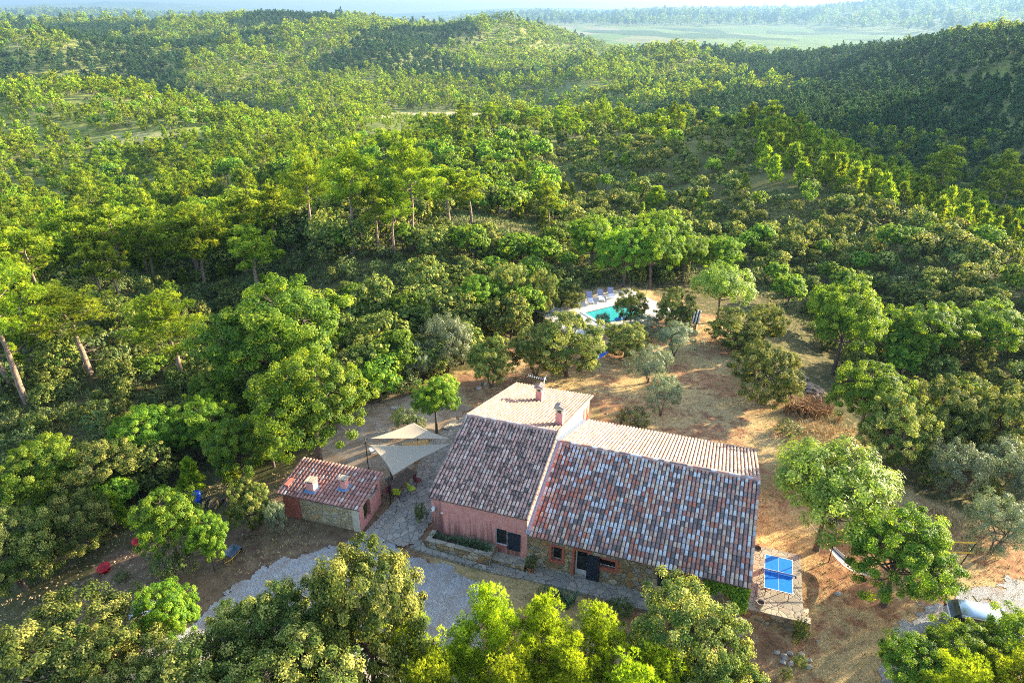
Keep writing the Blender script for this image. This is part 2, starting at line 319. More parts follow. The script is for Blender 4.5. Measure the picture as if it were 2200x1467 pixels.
def pine_tree(seed, H, Rr, nbr, clumps, tufts, k, L, W, bare=.42, spread=.55, dead=5, trunk_r=.17):
    rng = np.random.default_rng(seed); mb = MB(); n = 8
    w = rng.normal(size=(n, 2)).cumsum(0) * .026 * H; lean = rng.normal(size=2) * .03 * H
    tp = np.array([[w[i, 0] * i / n + lean[0] * (i / n) ** 2, w[i, 1] * i / n + lean[1] * (i / n) ** 2, H * .95 * i / (n - 1) - (.3 if i == 0 else 0)] for i in range(n)])
    trunk_mb(mb, tp, [trunk_r * (1.25 - 1.1 * i / (n - 1)) for i in range(n)], 7)
    def at(t): x = t * (n - 1); i = min(int(x), n - 2); return tp[i] + (tp[i + 1] - tp[i]) * (x - i)
    Ps = []; Ds = []; Rs = []
    for b in range(nbr):
        t = bare + (1 - bare) * (b + rng.uniform(0, .9)) / nbr; t = min(t, .99); a = b * 2.399 + rng.uniform(-.5, .5)
        s_ = (t - bare) / (1 - bare); prof = (math.sin(min(1, (s_ * 1.05 + .22)) * math.pi) ** .7 + .12) if s_ < .9 else .35
        Ln = Rr * prof * rng.uniform(.7, 1.15); o = at(t * .97); up = rng.uniform(.1, .35) + .55 * s_
        e = o + np.array([math.cos(a) * Ln, math.sin(a) * Ln, Ln * up + H * .02]); limb(mb, o, e, trunk_r * .30, trunk_r * .07, rng, 5, .10, 4)
        m = max(2, int(clumps * (.4 + .6 * Ln / Rr)))
        for c in range(m):
            f = rng.uniform(.35, 1.05); cpos = o + (e - o) * f + rng.normal(size=3) * np.array([.16, .16, .06]) * Rr; cpos[2] += Rr * .04
            if rng.random() < .6: limb(mb, o + (e - o) * f * .8, cpos, trunk_r * .08, trunk_r * .03, rng, 3, 0, 3)
            cr = Rr * rng.uniform(.12, .21); h_ = rng.uniform(.15, .85); dd = unit(rng.normal(size=(tufts, 3)) + np.array([0, 0, .35]))
            P = cpos + dd * cr * rng.uniform(.5, 1.05, (tufts, 1)) * np.array([1.05, 1.05, .82])
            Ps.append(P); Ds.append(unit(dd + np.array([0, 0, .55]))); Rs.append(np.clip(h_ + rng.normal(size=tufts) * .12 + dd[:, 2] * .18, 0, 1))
    for b in range(dead):
        t = rng.uniform(.18, bare + .05); a = rng.uniform(0, 6.28); Ln = Rr * rng.uniform(.25, .6); o = at(t)
        e = o + np.array([math.cos(a) * Ln, math.sin(a) * Ln, Ln * rng.uniform(-.3, .25)]); limb(mb, o, e, trunk_r * .14, trunk_r * .03, rng, 4, -.05, 4)
        limb(mb, o + (e - o) * .5, e + rng.normal(size=3) * Ln * .3, trunk_r * .07, trunk_r * .02, rng, 3, 0, 3)
    P = np.concatenate(Ps); D = np.concatenate(Ds); Rv = np.repeat(np.concatenate(Rs), k)
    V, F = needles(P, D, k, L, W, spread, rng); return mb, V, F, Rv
def young_pine(seed, H, Rr, whorls, per, tufts, k, L, W):
    rng = np.random.default_rng(seed); mb = MB(); trunk_mb(mb, [(0, 0, -.2), (0, 0, H * .5), (0, 0, H * .96)], [.09, .06, .02], 5)
    Ps = []; Ds = []; Rs = []
    for i in range(whorls):
        t = (i + .3) / whorls; z = H * (.06 + .92 * t); rr = Rr * (1 - t) ** .75 * rng.uniform(.8, 1.15) + .08
        for j in range(per):
            a = rng.uniform(0, 6.28); q = rng.uniform(.45, 1.0); c = np.array([math.cos(a) * rr * q, math.sin(a) * rr * q, z + rr * .15])
            dd = unit(rng.normal(size=(tufts, 3)) + np.array([math.cos(a) * .3, math.sin(a) * .3, .5])); P = c + dd * Rr * .2 * rng.uniform(.4, 1.1, (tufts, 1)); h_ = rng.uniform(.25, .9)
            Ps.append(P); Ds.append(unit(dd * .7 + np.array([0, 0, 1.1]))); Rs.append(np.clip(h_ + rng.normal(size=tufts) * .1, 0, 1))
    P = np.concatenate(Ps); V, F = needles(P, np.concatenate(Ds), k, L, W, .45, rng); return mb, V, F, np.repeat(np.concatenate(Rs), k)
PROTO = {}                                                          # kind -> level -> list of (trunk mesh, crown mesh, H, R)
def finish(kind, lvl, i, t, H, Rr, lm, bm):
    mb, V, F, r = t; H = float(V[:, 2].max()); Rr = float(np.percentile(np.hypot(V[:, 0], V[:, 1]), 97))
    if lvl in 'AB':
        me = bpy.data.meshes.new(kind + "_trunk"); me.from_pydata(mb.v, [], mb.f); me.materials.append(M[bm]); me.polygons.foreach_set("use_smooth", [True] * len(mb.f)); me.update()
        cr = np_mesh(kind + "_crown", V, [F], [M[lm]], None, r)
        PROTO.setdefault(kind, {}).setdefault(lvl, []).append((me, cr, H, Rr))
    else:                                                           # far away: one mesh
        tv = np.array(mb.v); q = np.array([f for f in mb.f if len(f) == 4]); k = F.shape[1]; nq = len(q)
        if k == 4: me = np_mesh(kind, np.concatenate([tv, V]), [np.concatenate([q, F + len(tv)])], [M[bm], M[lm]], np.r_[np.zeros(nq), np.ones(len(F))], np.r_[np.zeros(nq), r])
        else: me = np_mesh(kind, np.concatenate([tv, V]), [q, F + len(tv)], [M[bm], M[lm]], np.r_[np.zeros(nq), np.ones(len(F))], np.r_[np.zeros(nq), r])
        PROTO.setdefault(kind, {}).setdefault(lvl, []).append((None, me, H, Rr))
def oaks(kind, lm, base, levels):
    for lvl, nvar, kw in levels:
        for i in range(nvar):
            a = dict(base); a.update(kw); H, Rr = a.pop('H'), a.pop('R')
            finish(kind, lvl, i, crown_tree(hash((kind, lvl, i)) % 99991 if False else (sum(map(ord, kind + lvl)) * 31 + i * 7), H, Rr, **a), H, Rr, lm, 'bark')
oaks('oak_tree', 'oak_leaf', dict(H=8, R=4, lobes=22, lobe_r=.29, clumps=18, clump_r=.105, trunk_r=.2, leaves=200, L=.13, W=.088),
     [('A', 3, {}), ('B', 3, dict(leaves=38, L=.30, W=.20)), ('C', 3, dict(lobes=11, clumps=9, clump_r=.2, leaves=22, L=.62, W=.45, twigs=False)), ('D', 3, dict(lobes=8, clumps=6, clump_r=.26, leaves=7, L=1.15, W=.9, twigs=False))])
oaks('holm_oak', 'holm_leaf', dict(H=6, R=3.2, lobes=26, lobe_r=.27, clumps=16, clump_r=.10, trunk_r=.16, centre=.50, vert=.50, low=-.8, stems=2, fill=.1, leaves=165, L=.105, W=.068, upn=.5),
     [('A', 4, {}), ('B', 4, dict(leaves=28, L=.24, W=.16)), ('C', 4, dict(lobes=12, clumps=9, clump_r=.2, leaves=22, L=.46, W=.33, twigs=False, low=-.4)), ('D', 3, dict(lobes=8, clumps=6, clump_r=.26, leaves=7, L=.9, W=.7, twigs=False, low=-.3))])
oaks('olive_tree', 'olive_leaf', dict(H=3.6, R=2.2, lobes=13, lobe_r=.36, clumps=12, clump_r=.16, trunk_r=.11, centre=.56, vert=.42, low=-.6, stems=3, fill=.15, leaves=130, L=.12, W=.04, upn=.2),
     [('A', 3, {}), ('B', 2, dict(leaves=40, L=.24, W=.09))])
oaks('ash_tree', 'ash_leaf', dict(H=7, R=4, lobes=20, lobe_r=.30, clumps=15, clump_r=.14, trunk_r=.17, centre=.62, vert=.36, low=-.2, fill=.2, leaves=140, L=.20, W=.085, upn=.9),
     [('A', 2, {}), ('B', 1, dict(leaves=45, L=.36, W=.17))])
oaks('shrub', 'shrub_leaf', dict(H=1.5, R=1.1, lobes=9, lobe_r=.42, clumps=10, clump_r=.2, trunk_r=.05, centre=.45, vert=.5, low=-.3, stems=3, fill=.1, leaves=60, L=.085, W=.045),
     [('A', 3, {}), ('B', 3, dict(leaves=20, L=.17, W=.10)), ('C', 3, dict(lobes=7, clumps=6, leaves=9, L=.34, W=.24, twigs=False))])
for i in range(4): finish('pine_tree', 'A', i, pine_tree(11 + i, 12, 2.9, 20, 10, 34, 9, .23, .045, bare=.50, dead=8, trunk_r=.21), 12, 3.6, 'pine_needle', 'pine_bark')
for i in range(3): finish('low_pine', 'A', i, pine_tree(71 + i, 7, 2.6, 26, 12, 34, 9, .20, .036, bare=.16, dead=2, trunk_r=.12), 7, 2.6, 'pine_tip', 'pine_bark')
for i in range(4): finish('pine_tree', 'B', i, pine_tree(31 + i, 12, 2.9, 18, 8, 18, 7, .36, .12, bare=.48, trunk_r=.22), 12, 3.6, 'pine_needle', 'pine_bark')
for i in range(4): finish('pine_tree', 'C', i, pine_tree(51 + i, 11, 3.8, 16, 7, 10, 6, .62, .22, bare=.36, dead=0), 11, 3.8, 'pine_needle', 'pine_bark')
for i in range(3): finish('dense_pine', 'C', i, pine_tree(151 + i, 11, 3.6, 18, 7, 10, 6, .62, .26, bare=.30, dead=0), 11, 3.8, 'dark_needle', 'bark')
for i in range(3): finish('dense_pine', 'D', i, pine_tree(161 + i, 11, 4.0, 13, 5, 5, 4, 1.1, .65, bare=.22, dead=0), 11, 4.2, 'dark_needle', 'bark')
for i in range(3): finish('pine_tree', 'D', i, pine_tree(61 + i, 11, 4.2, 11, 5, 4, 4, 1.1, .6, bare=.32, dead=0), 11, 4.2, 'pine_needle', 'pine_bark')
for i in range(3): finish('young_pine', 'A', i, young_pine(81 + i, 3.5, 1.3, 12, 9, 26, 8, .19, .035), 3.5, 1.3, 'pine_needle', 'pine_bark')
for i in range(3): finish('young_pine', 'B', i, young_pine(84 + i, 4, 1.5, 10, 7, 14, 6, .36, .10), 4, 1.5, 'pine_needle', 'pine_bark')
for i in range(3): finish('young_pine', 'C', i, young_pine(87 + i, 4, 1.5, 7, 5, 6, 5, .55, .20), 4, 1.5, 'pine_needle', 'pine_bark')
# ------------------------------------------------------------------ the ground sheet
def build_ground():
    d1 = np.radians(np.arange(-52, 52.01, .38)); side = np.radians(np.arange(-176, -52, 6.0)); az = np.concatenate([side, d1, -side[::-1]])
    lr = np.concatenate([np.log(np.array([2., 5, 9, 13, 17])), np.arange(math.log(18), math.log(15000), .0135)]); r = np.exp(lr)
    A, RR = np.meshgrid(az, r); X = RR * np.sin(A); Y = RR * np.cos(A); Z = hz(X, Y); c_, s_ = math.cos(R(29.5)), math.sin(R(29.5)); A_ = (X - 2.5) * c_ + (Y - 69.12) * s_; B_ = (X - 2.5) * s_ - (Y - 69.12) * c_
    Z = np.where((A_ > .7) & (A_ < 12.5) & (B_ > .7) & (B_ < 7.5), Z - 1.9, Z)    # dug out under the pool terrace
    n, m = X.shape; V = np.stack([X, Y, Z], -1).reshape(-1, 3); V = np.concatenate([V, [[0, 0, float(hz(np.array([0.]), np.array([2.]))[0])]]])
    i = np.arange(n * m).reshape(n, m); Q = np.stack([i[:-1, :-1], i[:-1, 1:], i[1:, 1:], i[1:, :-1]], -1).reshape(-1, 4)[:, ::-1]
    seam = np.stack([i[:-1, -1], i[:-1, 0], i[1:, 0], i[1:, -1]], -1)[:, ::-1]
    fan = np.stack([np.full(m, n * m), np.arange(m), (np.arange(m) + 1) % m], -1)[:, ::-1]
    fd = np.zeros(len(V)); cl = [(-42,588,62,30),(-98,552,26,13),(-170,327,26,9),(-14,256,26,10),(-3,109,9,7),(-217,448,22,8)]
    for a_, b_, rx_, ry_ in cl: fd = np.maximum(fd, (1 if b_ > 500 else .4) * np.clip(1.6 - 1.6 * (((V[:, 0] - a_) / rx_) ** 2 + ((V[:, 1] - b_) / ry_) ** 2), 0, 1))
    me = np_mesh("ground", V, [np.concatenate([Q, seam]), fan], [ground_mat()], smooth=True); at2 = me.attributes.new('garden', 'FLOAT', 'POINT'); gx, gy = V[:, 0] + vnoise(V[:, 0] / 2.5, V[:, 1] / 2.5, 41) * 1.5, V[:, 1] + vnoise(V[:, 0] / 2.5, V[:, 1] / 2.5, 42) * 1.5; at2.data.foreach_set('value', (inside(FRM, gx, gy) | ((np.hypot(V[:, 0], V[:, 1]) < 45) & (V[:, 0] > -26) & (V[:, 1] < 34))).astype(np.float32)); at_ = me.attributes.new('field', 'FLOAT', 'POINT'); at_.data.foreach_set('value', fd.astype(np.float32))
    return tag(link("ground", me), "dry brown earth, straw and scrub covering the valley and hills", kind='structure')
def ground_mat():
    t = NT("ground"); p = t.pos(); sep = t.n("SeparateXYZ"); t.l(p, sep.inputs[0])
    dist = t.n("VectorMath", operation='LENGTH'); t.l(p, dist.inputs[0]); far = t.n("MapRange"); t.l(dist.outputs["Value"], far.inputs[0]); far.inputs[1].default_value = 90; far.inputs[2].default_value = 260
    n1 = t.noise(p, .22, 5); n2 = t.noise(p, 1.7, 6, .65); n3 = t.noise(p, 9, 4, .7); n4 = t.noise(p, .06, 3)
    soil = t.ramp(n2, [(.25, (.17,.082,.042)), (.5, (.30,.155,.08)), (.75, (.40,.235,.13))])
    straw = t.ramp(n3, [(.25, (.25,.165,.07)), (.5, (.43,.30,.135)), (.75, (.58,.44,.23))])
    grass = t.ramp(n3, [(.3, (.06,.08,.022)), (.7, (.19,.19,.06))])
    mk = t.ramp(t.math('ADD', n1, t.math('MULTIPLY', t.math('SUBTRACT', n2, .5), .6)), [(.42, (0,0,0)), (.56, (1,1,1))])
    near = t.mix(mk, soil, straw)
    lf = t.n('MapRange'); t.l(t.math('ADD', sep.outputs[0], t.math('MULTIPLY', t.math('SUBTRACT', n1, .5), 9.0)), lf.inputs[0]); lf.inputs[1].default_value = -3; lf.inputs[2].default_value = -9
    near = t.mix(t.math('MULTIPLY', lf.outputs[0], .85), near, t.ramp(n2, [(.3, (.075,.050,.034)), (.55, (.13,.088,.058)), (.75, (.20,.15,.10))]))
    mg = t.ramp(t.math('ADD', n4, t.math('MULTIPLY', t.math('SUBTRACT', n2, .5), .35)), [(.55, (0,0,0)), (.66, (.8,.8,.8))])
    near = t.mix(mg, near, grass)
    near = t.mix(t.attr('garden'), t.mix(t.ramp(n2, [(.5, (0,0,0)), (.7, (.6,.6,.6))]), t.ramp(n3, [(.3, (.035,.040,.014)), (.7, (.11,.10,.04))]), near), near)
    # far land: scrub green with paler openings, fields in the plain
    s1 = t.noise(p, .035, 6, .7); s2 = t.noise(p, .16, 5, .7)
    scrub = t.ramp(s2, [(.3, (.06,.09,.018)), (.5, (.16,.19,.04)), (.70, (.33,.32,.10))])
    wood = t.mix(t.ramp(s1, [(.5, (0,0,0)), (.72, (.6,.6,.6))]), scrub, (.26,.23,.11))
    vo = t.n("TexVoronoi", i_Scale=.0042); mp = t.n("Mapping"); mp.inputs["Scale"].default_value = (1, .42, 1); mp.inputs["Rotation"].default_value = (0, 0, .5); t.l(p, mp.inputs[0]); t.l(mp.outputs[0], vo.inputs[0])
    fs = t.n("SeparateColor"); t.l(vo.outputs["Color"], fs.inputs[0])
    fields = t.ramp(fs.outputs[0], [(0, (.05,.09,.02)), (.25, (.11,.17,.035)), (.45, (.20,.20,.08)), (.6, (.07,.12,.025)), (.72, (.15,.20,.05)), (.9, (.26,.23,.13))], 'CONSTANT')
    fz = t.n("MapRange"); t.l(sep.outputs[2], fz.inputs[0]); fz.inputs[1].default_value = -86; fz.inputs[2].default_value = -92
    fx = t.math('MULTIPLY', fz.outputs[0], t.math('GREATER_THAN', dist.outputs["Value"], 1700.0))
    farc = t.mix(fx, wood, fields)
    farc = t.mix(t.attr('field'), farc, t.ramp(s2, [(.3, (.30,.27,.13)), (.7, (.50,.43,.27))]))
    col = t.mix(far.outputs[0], near, farc)
    b = t.bump(t.math('ADD', n3, t.math('MULTIPLY', n2, 2.0)), .5, .07)
    return t.done(t.bsdf(col, .95, b, spec=.1))
# ------------------------------------------------------------------ the woods: where trees may stand, and which
FRM = np.array([[-21,22],[-17.5,33],[-17,42],[-12,47],[-9,52],[-3,56],[1,64],[2,76],[14,79],[22,70],[24,64],[22,58],[23,52],[26,46],[28,38],[31,33],[40,28],[40,12],[-21,12]])   # the garden, planted by hand
def inside(poly, x, y):
    c = np.zeros(x.shape, bool); n = len(poly)
    for i in range(n):
        x0, y0 = poly[i]; x1, y1 = poly[(i + 1) % n]
        k = ((y0 > y) != (y1 > y)) & (x < (x1 - x0) * (y - y0) / (y1 - y0 + 1e-12) + x0); c ^= k
    return c
def px_of(x, y, z):
    c, s = math.cos(PITCH), math.sin(PITCH); d = y * c - (z - CAM_H) * s; up = y * s + (z - CAM_H) * c
    return 1100 + FOCAL * x / d, 733.5 - FOCAL * up / d
CLEAR = [(CX, CY, RX, RY) for CX, CY, RX, RY in [(-42,588,62,30),(-98,552,26,13),(-170,327,26,9),(-217,448,22,8),(-14,256,26,10),(-3,109,9,7),(-20,93,4,2)]]
def clearing(x, y):
    c = np.zeros(x.shape, bool)
    for a, b, rx, ry in CLEAR: c |= ((x - a) / rx) ** 2 + ((y - b) / ry) ** 2 < 1
    return c
LOW = [(-17,83,17,6),(-42,53,12,6),(-8,98,9,6),(-50,86,12,6),(-34,93,9,5)]                  # only low growth here: the trunks behind stay in view
TREES = []                                                          # kind, x, y, scale, stretch
def populate():
    rng = np.random.default_rng(5)
    for r0, r1, sp in ((44,110,2.8),(110,215,3.5),(215,420,5.2),(420,900,6.8),(900,1900,10.5),(1900,4200,24.0),(4200,8500,60.0)):
        X, Y = np.meshgrid(np.arange(-r1 * .82, r1 * .82, sp), np.arange(r0 * .6, r1, sp)); x = X.ravel() + rng.uniform(-.48, .48, X.size) * sp; y = Y.ravel() + rng.uniform(-.48, .48, X.size) * sp
        r = np.hypot(x, y); az = np.arctan2(x, y); k = (r >= r0) & (r < r1) & (np.abs(az) < .80); x, y, r = x[k], y[k], r[k]
        z = hz(x, y); px, py = px_of(x, y, z)
        k = (px > -260) & (px < 2460) & (py < 1750) & ~inside(FRM, x, y) & ~clearing(x, y) & ~((r > 1700) & (z < -84)); x, y, r, z, px = x[k], y[k], r[k], z[k], px[k]
        if r0 >= 420:                                               # leave out what a hill hides
            top = z + 16; vis = np.ones(len(x), bool)
            for f in (.35, .5, .62, .72, .8, .87, .93, .97):
                zz = hz(x * f, y * f); vis &= (CAM_H + (top - CAM_H) * f) > zz - 2
            x, y, r, z, px = x[vis], y[vis], r[vis], z[vis], px[vis]
        dens = .5 + .5 * vnoise(x / 26, y / 26, 21) + .25 * vnoise(x / 9, y / 9, 22)
        u = rng.random(len(x)); s = rng.uniform(.65, 1.25, len(x)); st = rng.uniform(.85, 1.15, len(x)); sel = vnoise(x / 30, y / 30, 25) * .5 + .5; sel2 = vnoise(x / 12, y / 12, 26) * .5 + .5
        big = vnoise(x / 150, y / 110, 27) + .5 * vnoise(x / 55, y / 45, 28) + .25 * vnoise(x / 400, y / 300, 29)
        knoll = (px > 1130 + (250 - np.minimum(y, 250)) * .5) & (r < 215)
        for i in range(len(x)):
            kind = None; a = s[i]; uu = u[i]
            if knoll[i]:
                ridge = (px[i] > 1620 and r[i] > 116 + (2200 - px[i]) * .04 and z[i] > -12)
                if ridge and uu < .8: kind = 'young_pine'; a *= 1.15
                elif uu < .62: kind = 'holm_oak'; a *= .34 + .28 * sel2[i]
                elif uu < .68 and y[i] > 120: kind = 'young_pine'; a *= .9
                elif uu < .72: kind = 'oak_tree'; a *= .5
                elif uu < .86: kind = 'shrub'; a *= 1.2
            elif r[i] < 110:
                left = px[i] < 620
                if left and r[i] < 92: kind = 'holm_oak' if uu < .42 else 'shrub' if uu < .8 else 'young_pine' if uu < .9 else 'oak_tree'; a *= .58 if kind != 'shrub' else 1.3
                elif left: kind = 'pine_tree' if uu < .34 else 'holm_oak' if uu < .62 else 'oak_tree' if uu < .72 else 'young_pine' if uu < .9 else 'shrub'; a *= .75 if kind != 'pine_tree' else .78
                elif px[i] < 1180: kind = 'holm_oak' if uu < .62 else 'oak_tree' if uu < .84 else 'shrub'; a *= .82
                else: kind = 'holm_oak' if uu < .55 else 'oak_tree' if uu < .68 else 'shrub'; a *= .55
                if kind in ('oak_tree',): a *= .7
            elif r[i] < 480:
                if px[i] < 900:
                    kind = 'pine_tree' if uu < .30 + .5 * (sel[i] - .5) else 'young_pine' if uu < .68 else 'oak_tree' if uu < .78 + .2 * (sel2[i] - .5) else 'holm_oak' if uu < .84 else 'shrub'
                    a *= .70 if kind == 'pine_tree' else .8 if kind == 'oak_tree' else .75 if kind == 'holm_oak' else 1.15
                else:
                    kind = 'pine_tree' if uu < .17 + .3 * (sel[i] - .5) else 'young_pine' if uu < .42 else 'oak_tree' if uu < .70 else 'holm_oak' if uu < .95 else 'shrub'
                    a *= .72 if kind == 'pine_tree' else .75 if kind != 'young_pine' else 1.1
            else:
                kind = 'pine_tree' if uu < .40 + .9 * (sel[i] - .5) else 'oak_tree' if uu < .62 else 'holm_oak' if uu < .9 else None; a *= (.62 + .5 * sel2[i] if kind == 'pine_tree' else .5 + .32 * sel2[i]) * (1 if r[i] < 900 else 1.5 if r[i] < 1900 else 2.6 if r[i] < 4200 else 5.0)
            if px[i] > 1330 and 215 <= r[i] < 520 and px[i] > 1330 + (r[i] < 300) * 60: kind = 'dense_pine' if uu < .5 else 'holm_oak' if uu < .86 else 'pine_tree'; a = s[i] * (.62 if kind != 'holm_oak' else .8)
            if kind == 'pine_tree' and 560 < px[i] < 1180 and 92 < r[i] < 215: kind = 'young_pine' if uu < .2 else 'holm_oak'; a = s[i] * (.95 if kind == 'young_pine' else .55)
            if r[i] > 380 and big[i] > .12 and kind in ('pine_tree', 'oak_tree', 'holm_oak') and uu < .5 + 2.2 * (big[i] - .12): kind = 'dense_pine'; a = s[i] * (.72 if r[i] < 900 else .95 if r[i] < 1900 else 2.0 if r[i] < 4200 else 4.0)  # patches of darker-coloured pines stand in for shade on the hills
            if kind and ((x[i] + 34 + (y[i] - 300) * .04) / (44 + (y[i] - 300) * .07)) ** 2 + ((y[i] - 430) / 140) ** 2 < 1: a *= .42
            if kind and r[i] < 125 and any(((x[i] - a_) / b_) ** 2 + ((y[i] - c_) / d_) ** 2 < 1 for a_, c_, b_, d_ in LOW): kind, a = ('shrub', s[i] * 1.1) if uu < .6 else ('holm_oak', s[i] * .36)
            if kind and (dens[i] > .16 or r[i] > 1900): TREES.append((kind, x[i], y[i], z[i], a, st[i], r[i], uu))
GROUND = build_ground()
populate()
# ------------------------------------------------------------------ planting
RNG = random.Random(4)
def plant(kind, x, y, z, H, Rr, lvl, label, cat, group=None, rot=None, var=None, lean=(0, 0), parts=True):
    vs = PROTO[kind]; lv = lvl if lvl in vs else sorted(vs)[-1]; me, cr, h0, r0 = vs[lv][RNG.randrange(len(vs[lv])) if var is None else var % len(vs[lv])]
    rot = RNG.uniform(0, 6.283) if rot is None else rot; sc = (Rr / r0, Rr / r0, H / h0); nm = {'low_pine': 'pine_tree'}.get(kind, kind)
    if me is None:
        o = link(nm, cr, None, (x, y, z), rot, sc)
    else:
        o = empty(nm, (x, y, z), rot); o.scale = sc; link("trunk", me, o); link("crown", cr, o)
    o.rotation_euler = (lean[0], lean[1], rot)
    return tag(o, label, cat, group)
CATS = {'pine_tree': 'pine tree', 'young_pine': 'young pine', 'oak_tree': 'oak tree', 'holm_oak': 'evergreen oak', 'shrub': 'shrub', 'olive_tree': 'olive tree', 'ash_tree': 'tree'}
LOOK = {'pine_tree': 'bare trunked pine', 'young_pine': 'small pointed young pine', 'oak_tree': 'leafy bright green oak',
        'holm_oak': 'rounded dusky evergreen oak', 'shrub': 'low dark scrub bush'}
STUFF = {'pine_tree': ('pine_forest', 'distant pines covering the far slopes and ridges'), 'young_pine': ('pine_saplings', 'pale young pines spread over the valley sides'), 'oak_tree': ('oak_woodland', 'distant green oak woodland across the valley'),
         'dense_pine': ('dark_pine_wood', 'dark dense pine woods in patches over the far hills'), 'holm_oak': ('evergreen_woodland', 'dark evergreen oak woods on the far hills'), 'shrub': ('scrub_vegetation', 'low scrub bushes scattered over the far slopes')}
def zone(x, y, r):
    px, _ = px_of(x, y, float(hz(np.array([x]), np.array([y]))[0]))
    if r < 75: return 'beside the garden on the left' if px < 700 else 'in the thicket behind the pond' if px < 1130 else 'beyond the garden on the right'
    if r < 110: return 'in the wood at the left edge' if px < 560 else 'in the thicket under the tall pines' if px < 1000 else 'behind the pool' if px < 1560 else 'on the slope beyond the garden to the right'
    if px < 560: return 'on the left hillside' if r < 170 else 'higher up the left hillside'
    if px < 1130: return 'in the dip beyond the tall pines' if r < 170 else 'in the valley beyond the tall pines'
    return 'on the near flank of the round knoll' if r < 150 else 'on top of the round knoll' if r < 215 else 'past the round knoll'
def forest():
    far = {}
    for kind in LOOK:
        L = sorted([t for t in TREES if t[0] == kind], key=lambda t: t[6]); n_ind = {'pine_tree': 285, 'holm_oak': 270, 'oak_tree': 270, 'young_pine': 300, 'shrub': 270}[kind]
        for k, x, y, z, a, st, r, u in L[:n_ind]:
            lvl = 'B' if r < 115 else 'C'; h0, r0 = PROTO[kind]['B'][0][2:]
            zn = zone(x, y, r)
            plant(kind, x, y, z, h0 * a * st, r0 * a, lvl, LOOK[kind] + ' ' + zn, CATS[kind], CATS[kind] + 's ' + zn)
        far[kind] = L[n_ind:]
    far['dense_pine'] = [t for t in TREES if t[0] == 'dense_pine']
    for kind, L in far.items():
        if not L: continue
        pc = bpy.data.collections.new(kind + "_models"); nC = 0; names = []
        for lv in ('C', 'D'):
            for i, (me, cr, h0, r0) in enumerate(PROTO[kind].get(lv, [])):
                o = bpy.data.objects.new("%s_%s%d" % (kind, lv, i), cr); pc.objects.link(o); names.append((lv, o))
        cC = [i for i, n in enumerate(sorted(n[1].name for n in names)) if '_C' in n]; cD = [i for i, n in enumerate(sorted(n[1].name for n in names)) if '_D' in n] or cC
        n = len(L); rng = np.random.default_rng(8)
        me = bpy.data.meshes.new(STUFF[kind][0]); me.vertices.add(n); me.vertices.foreach_set("co", np.array([(t[1], t[2], t[3]) for t in L], np.float32).ravel())
        ix = np.array([(cC if t[6] < 330 else cD)[int(t[7] * 977) % len(cC if t[6] < 330 else cD)] for t in L], np.int32)
        a = me.attributes.new("pidx", 'INT', 'POINT'); a.data.foreach_set("value", ix)
        a = me.attributes.new("prot", 'FLOAT_VECTOR', 'POINT'); a.data.foreach_set("vector", np.stack([np.zeros(n), np.zeros(n), rng.uniform(0, 6.28, n)], -1).astype(np.float32).ravel())
        a = me.attributes.new("psc", 'FLOAT_VECTOR', 'POINT'); a.data.foreach_set("vector", np.array([(t[4], t[4], t[4] * t[5]) for t in L], np.float32).ravel())
        o = link(STUFF[kind][0], me); tag(o, STUFF[kind][1], kind='stuff')
        ng = bpy.data.node_groups.new(STUFF[kind][0], 'GeometryNodeTree'); ng.interface.new_socket("Geometry", in_out='INPUT', socket_type='NodeSocketGeometry'); ng.interface.new_socket("Geometry", in_out='OUTPUT', socket_type='NodeSocketGeometry')
        N = ng.nodes; gi = N.new("NodeGroupInput"); go = N.new("NodeGroupOutput"); ip = N.new("GeometryNodeInstanceOnPoints"); ci = N.new("GeometryNodeCollectionInfo")
        ci.inputs[0].default_value = pc; ci.inputs["Separate Children"].default_value = True; ci.inputs["Reset Children"].default_value = True
        def at(nm, ty):
            a = N.new("GeometryNodeInputNamedAttribute"); a.data_type = ty; a.inputs[0].default_value = nm; return [s for s in a.outputs if s.enabled and s.name == "Attribute"][0]
        ng.links.new(gi.outputs[0], ip.inputs["Points"]); ng.links.new(ci.outputs[0], ip.inputs["Instance"]); ip.inputs["Pick Instance"].default_value = True
        ng.links.new(at("pidx", 'INT'), ip.inputs["Instance Index"])
        er = N.new("FunctionNodeEulerToRotation"); ng.links.new(at("prot", 'FLOAT_VECTOR'), er.inputs[0]); ng.links.new(er.outputs[0], ip.inputs["Rotation"])
        ng.links.new(at("psc", 'FLOAT_VECTOR'), ip.inputs["Scale"]); ng.links.new(ip.outputs[0], go.inputs[0])
        md = o.modifiers.new("woods", 'NODES'); md.node_group = ng
    print("TREES", {k: len([t for t in TREES if t[0] == k]) for k in LOOK})
forest()
# ------------------------------------------------------------------ building materials
def tile_mat(name, stops, lichen, seed, lcol=(.035,.037,.038)):
    t = NT(name); o = t.obj(); r = t.attr("rnd"); base = t.ramp(r, stops, 'CONSTANT')
    n = t.noise(o, 3.2, 6, .7); n2 = t.noise(o, 22, 4, .7); n3 = t.noise(o, 60, 2)
    base = t.mix(t.ramp(n2, [(.35, (0,0,0)), (.75, (.5,.5,.5))]), base, (.42,.33,.29))
    m = t.math('ADD', t.math('MULTIPLY', n, .55), t.math('MULTIPLY', n2, .55)); m = t.math('ADD', m, t.math('MULTIPLY', t.math('SUBTRACT', t.n("Attribute", attribute_name="rnd2").outputs["Fac"], .5), .16))
    col = t.mix(t.ramp(m, [(lichen, (0,0,0)), (lichen + .08, (.88,.88,.88))]), base, lcol)
    return t.done(t.bsdf(col, .85, t.bump(n3, .3, .01), spec=.2))
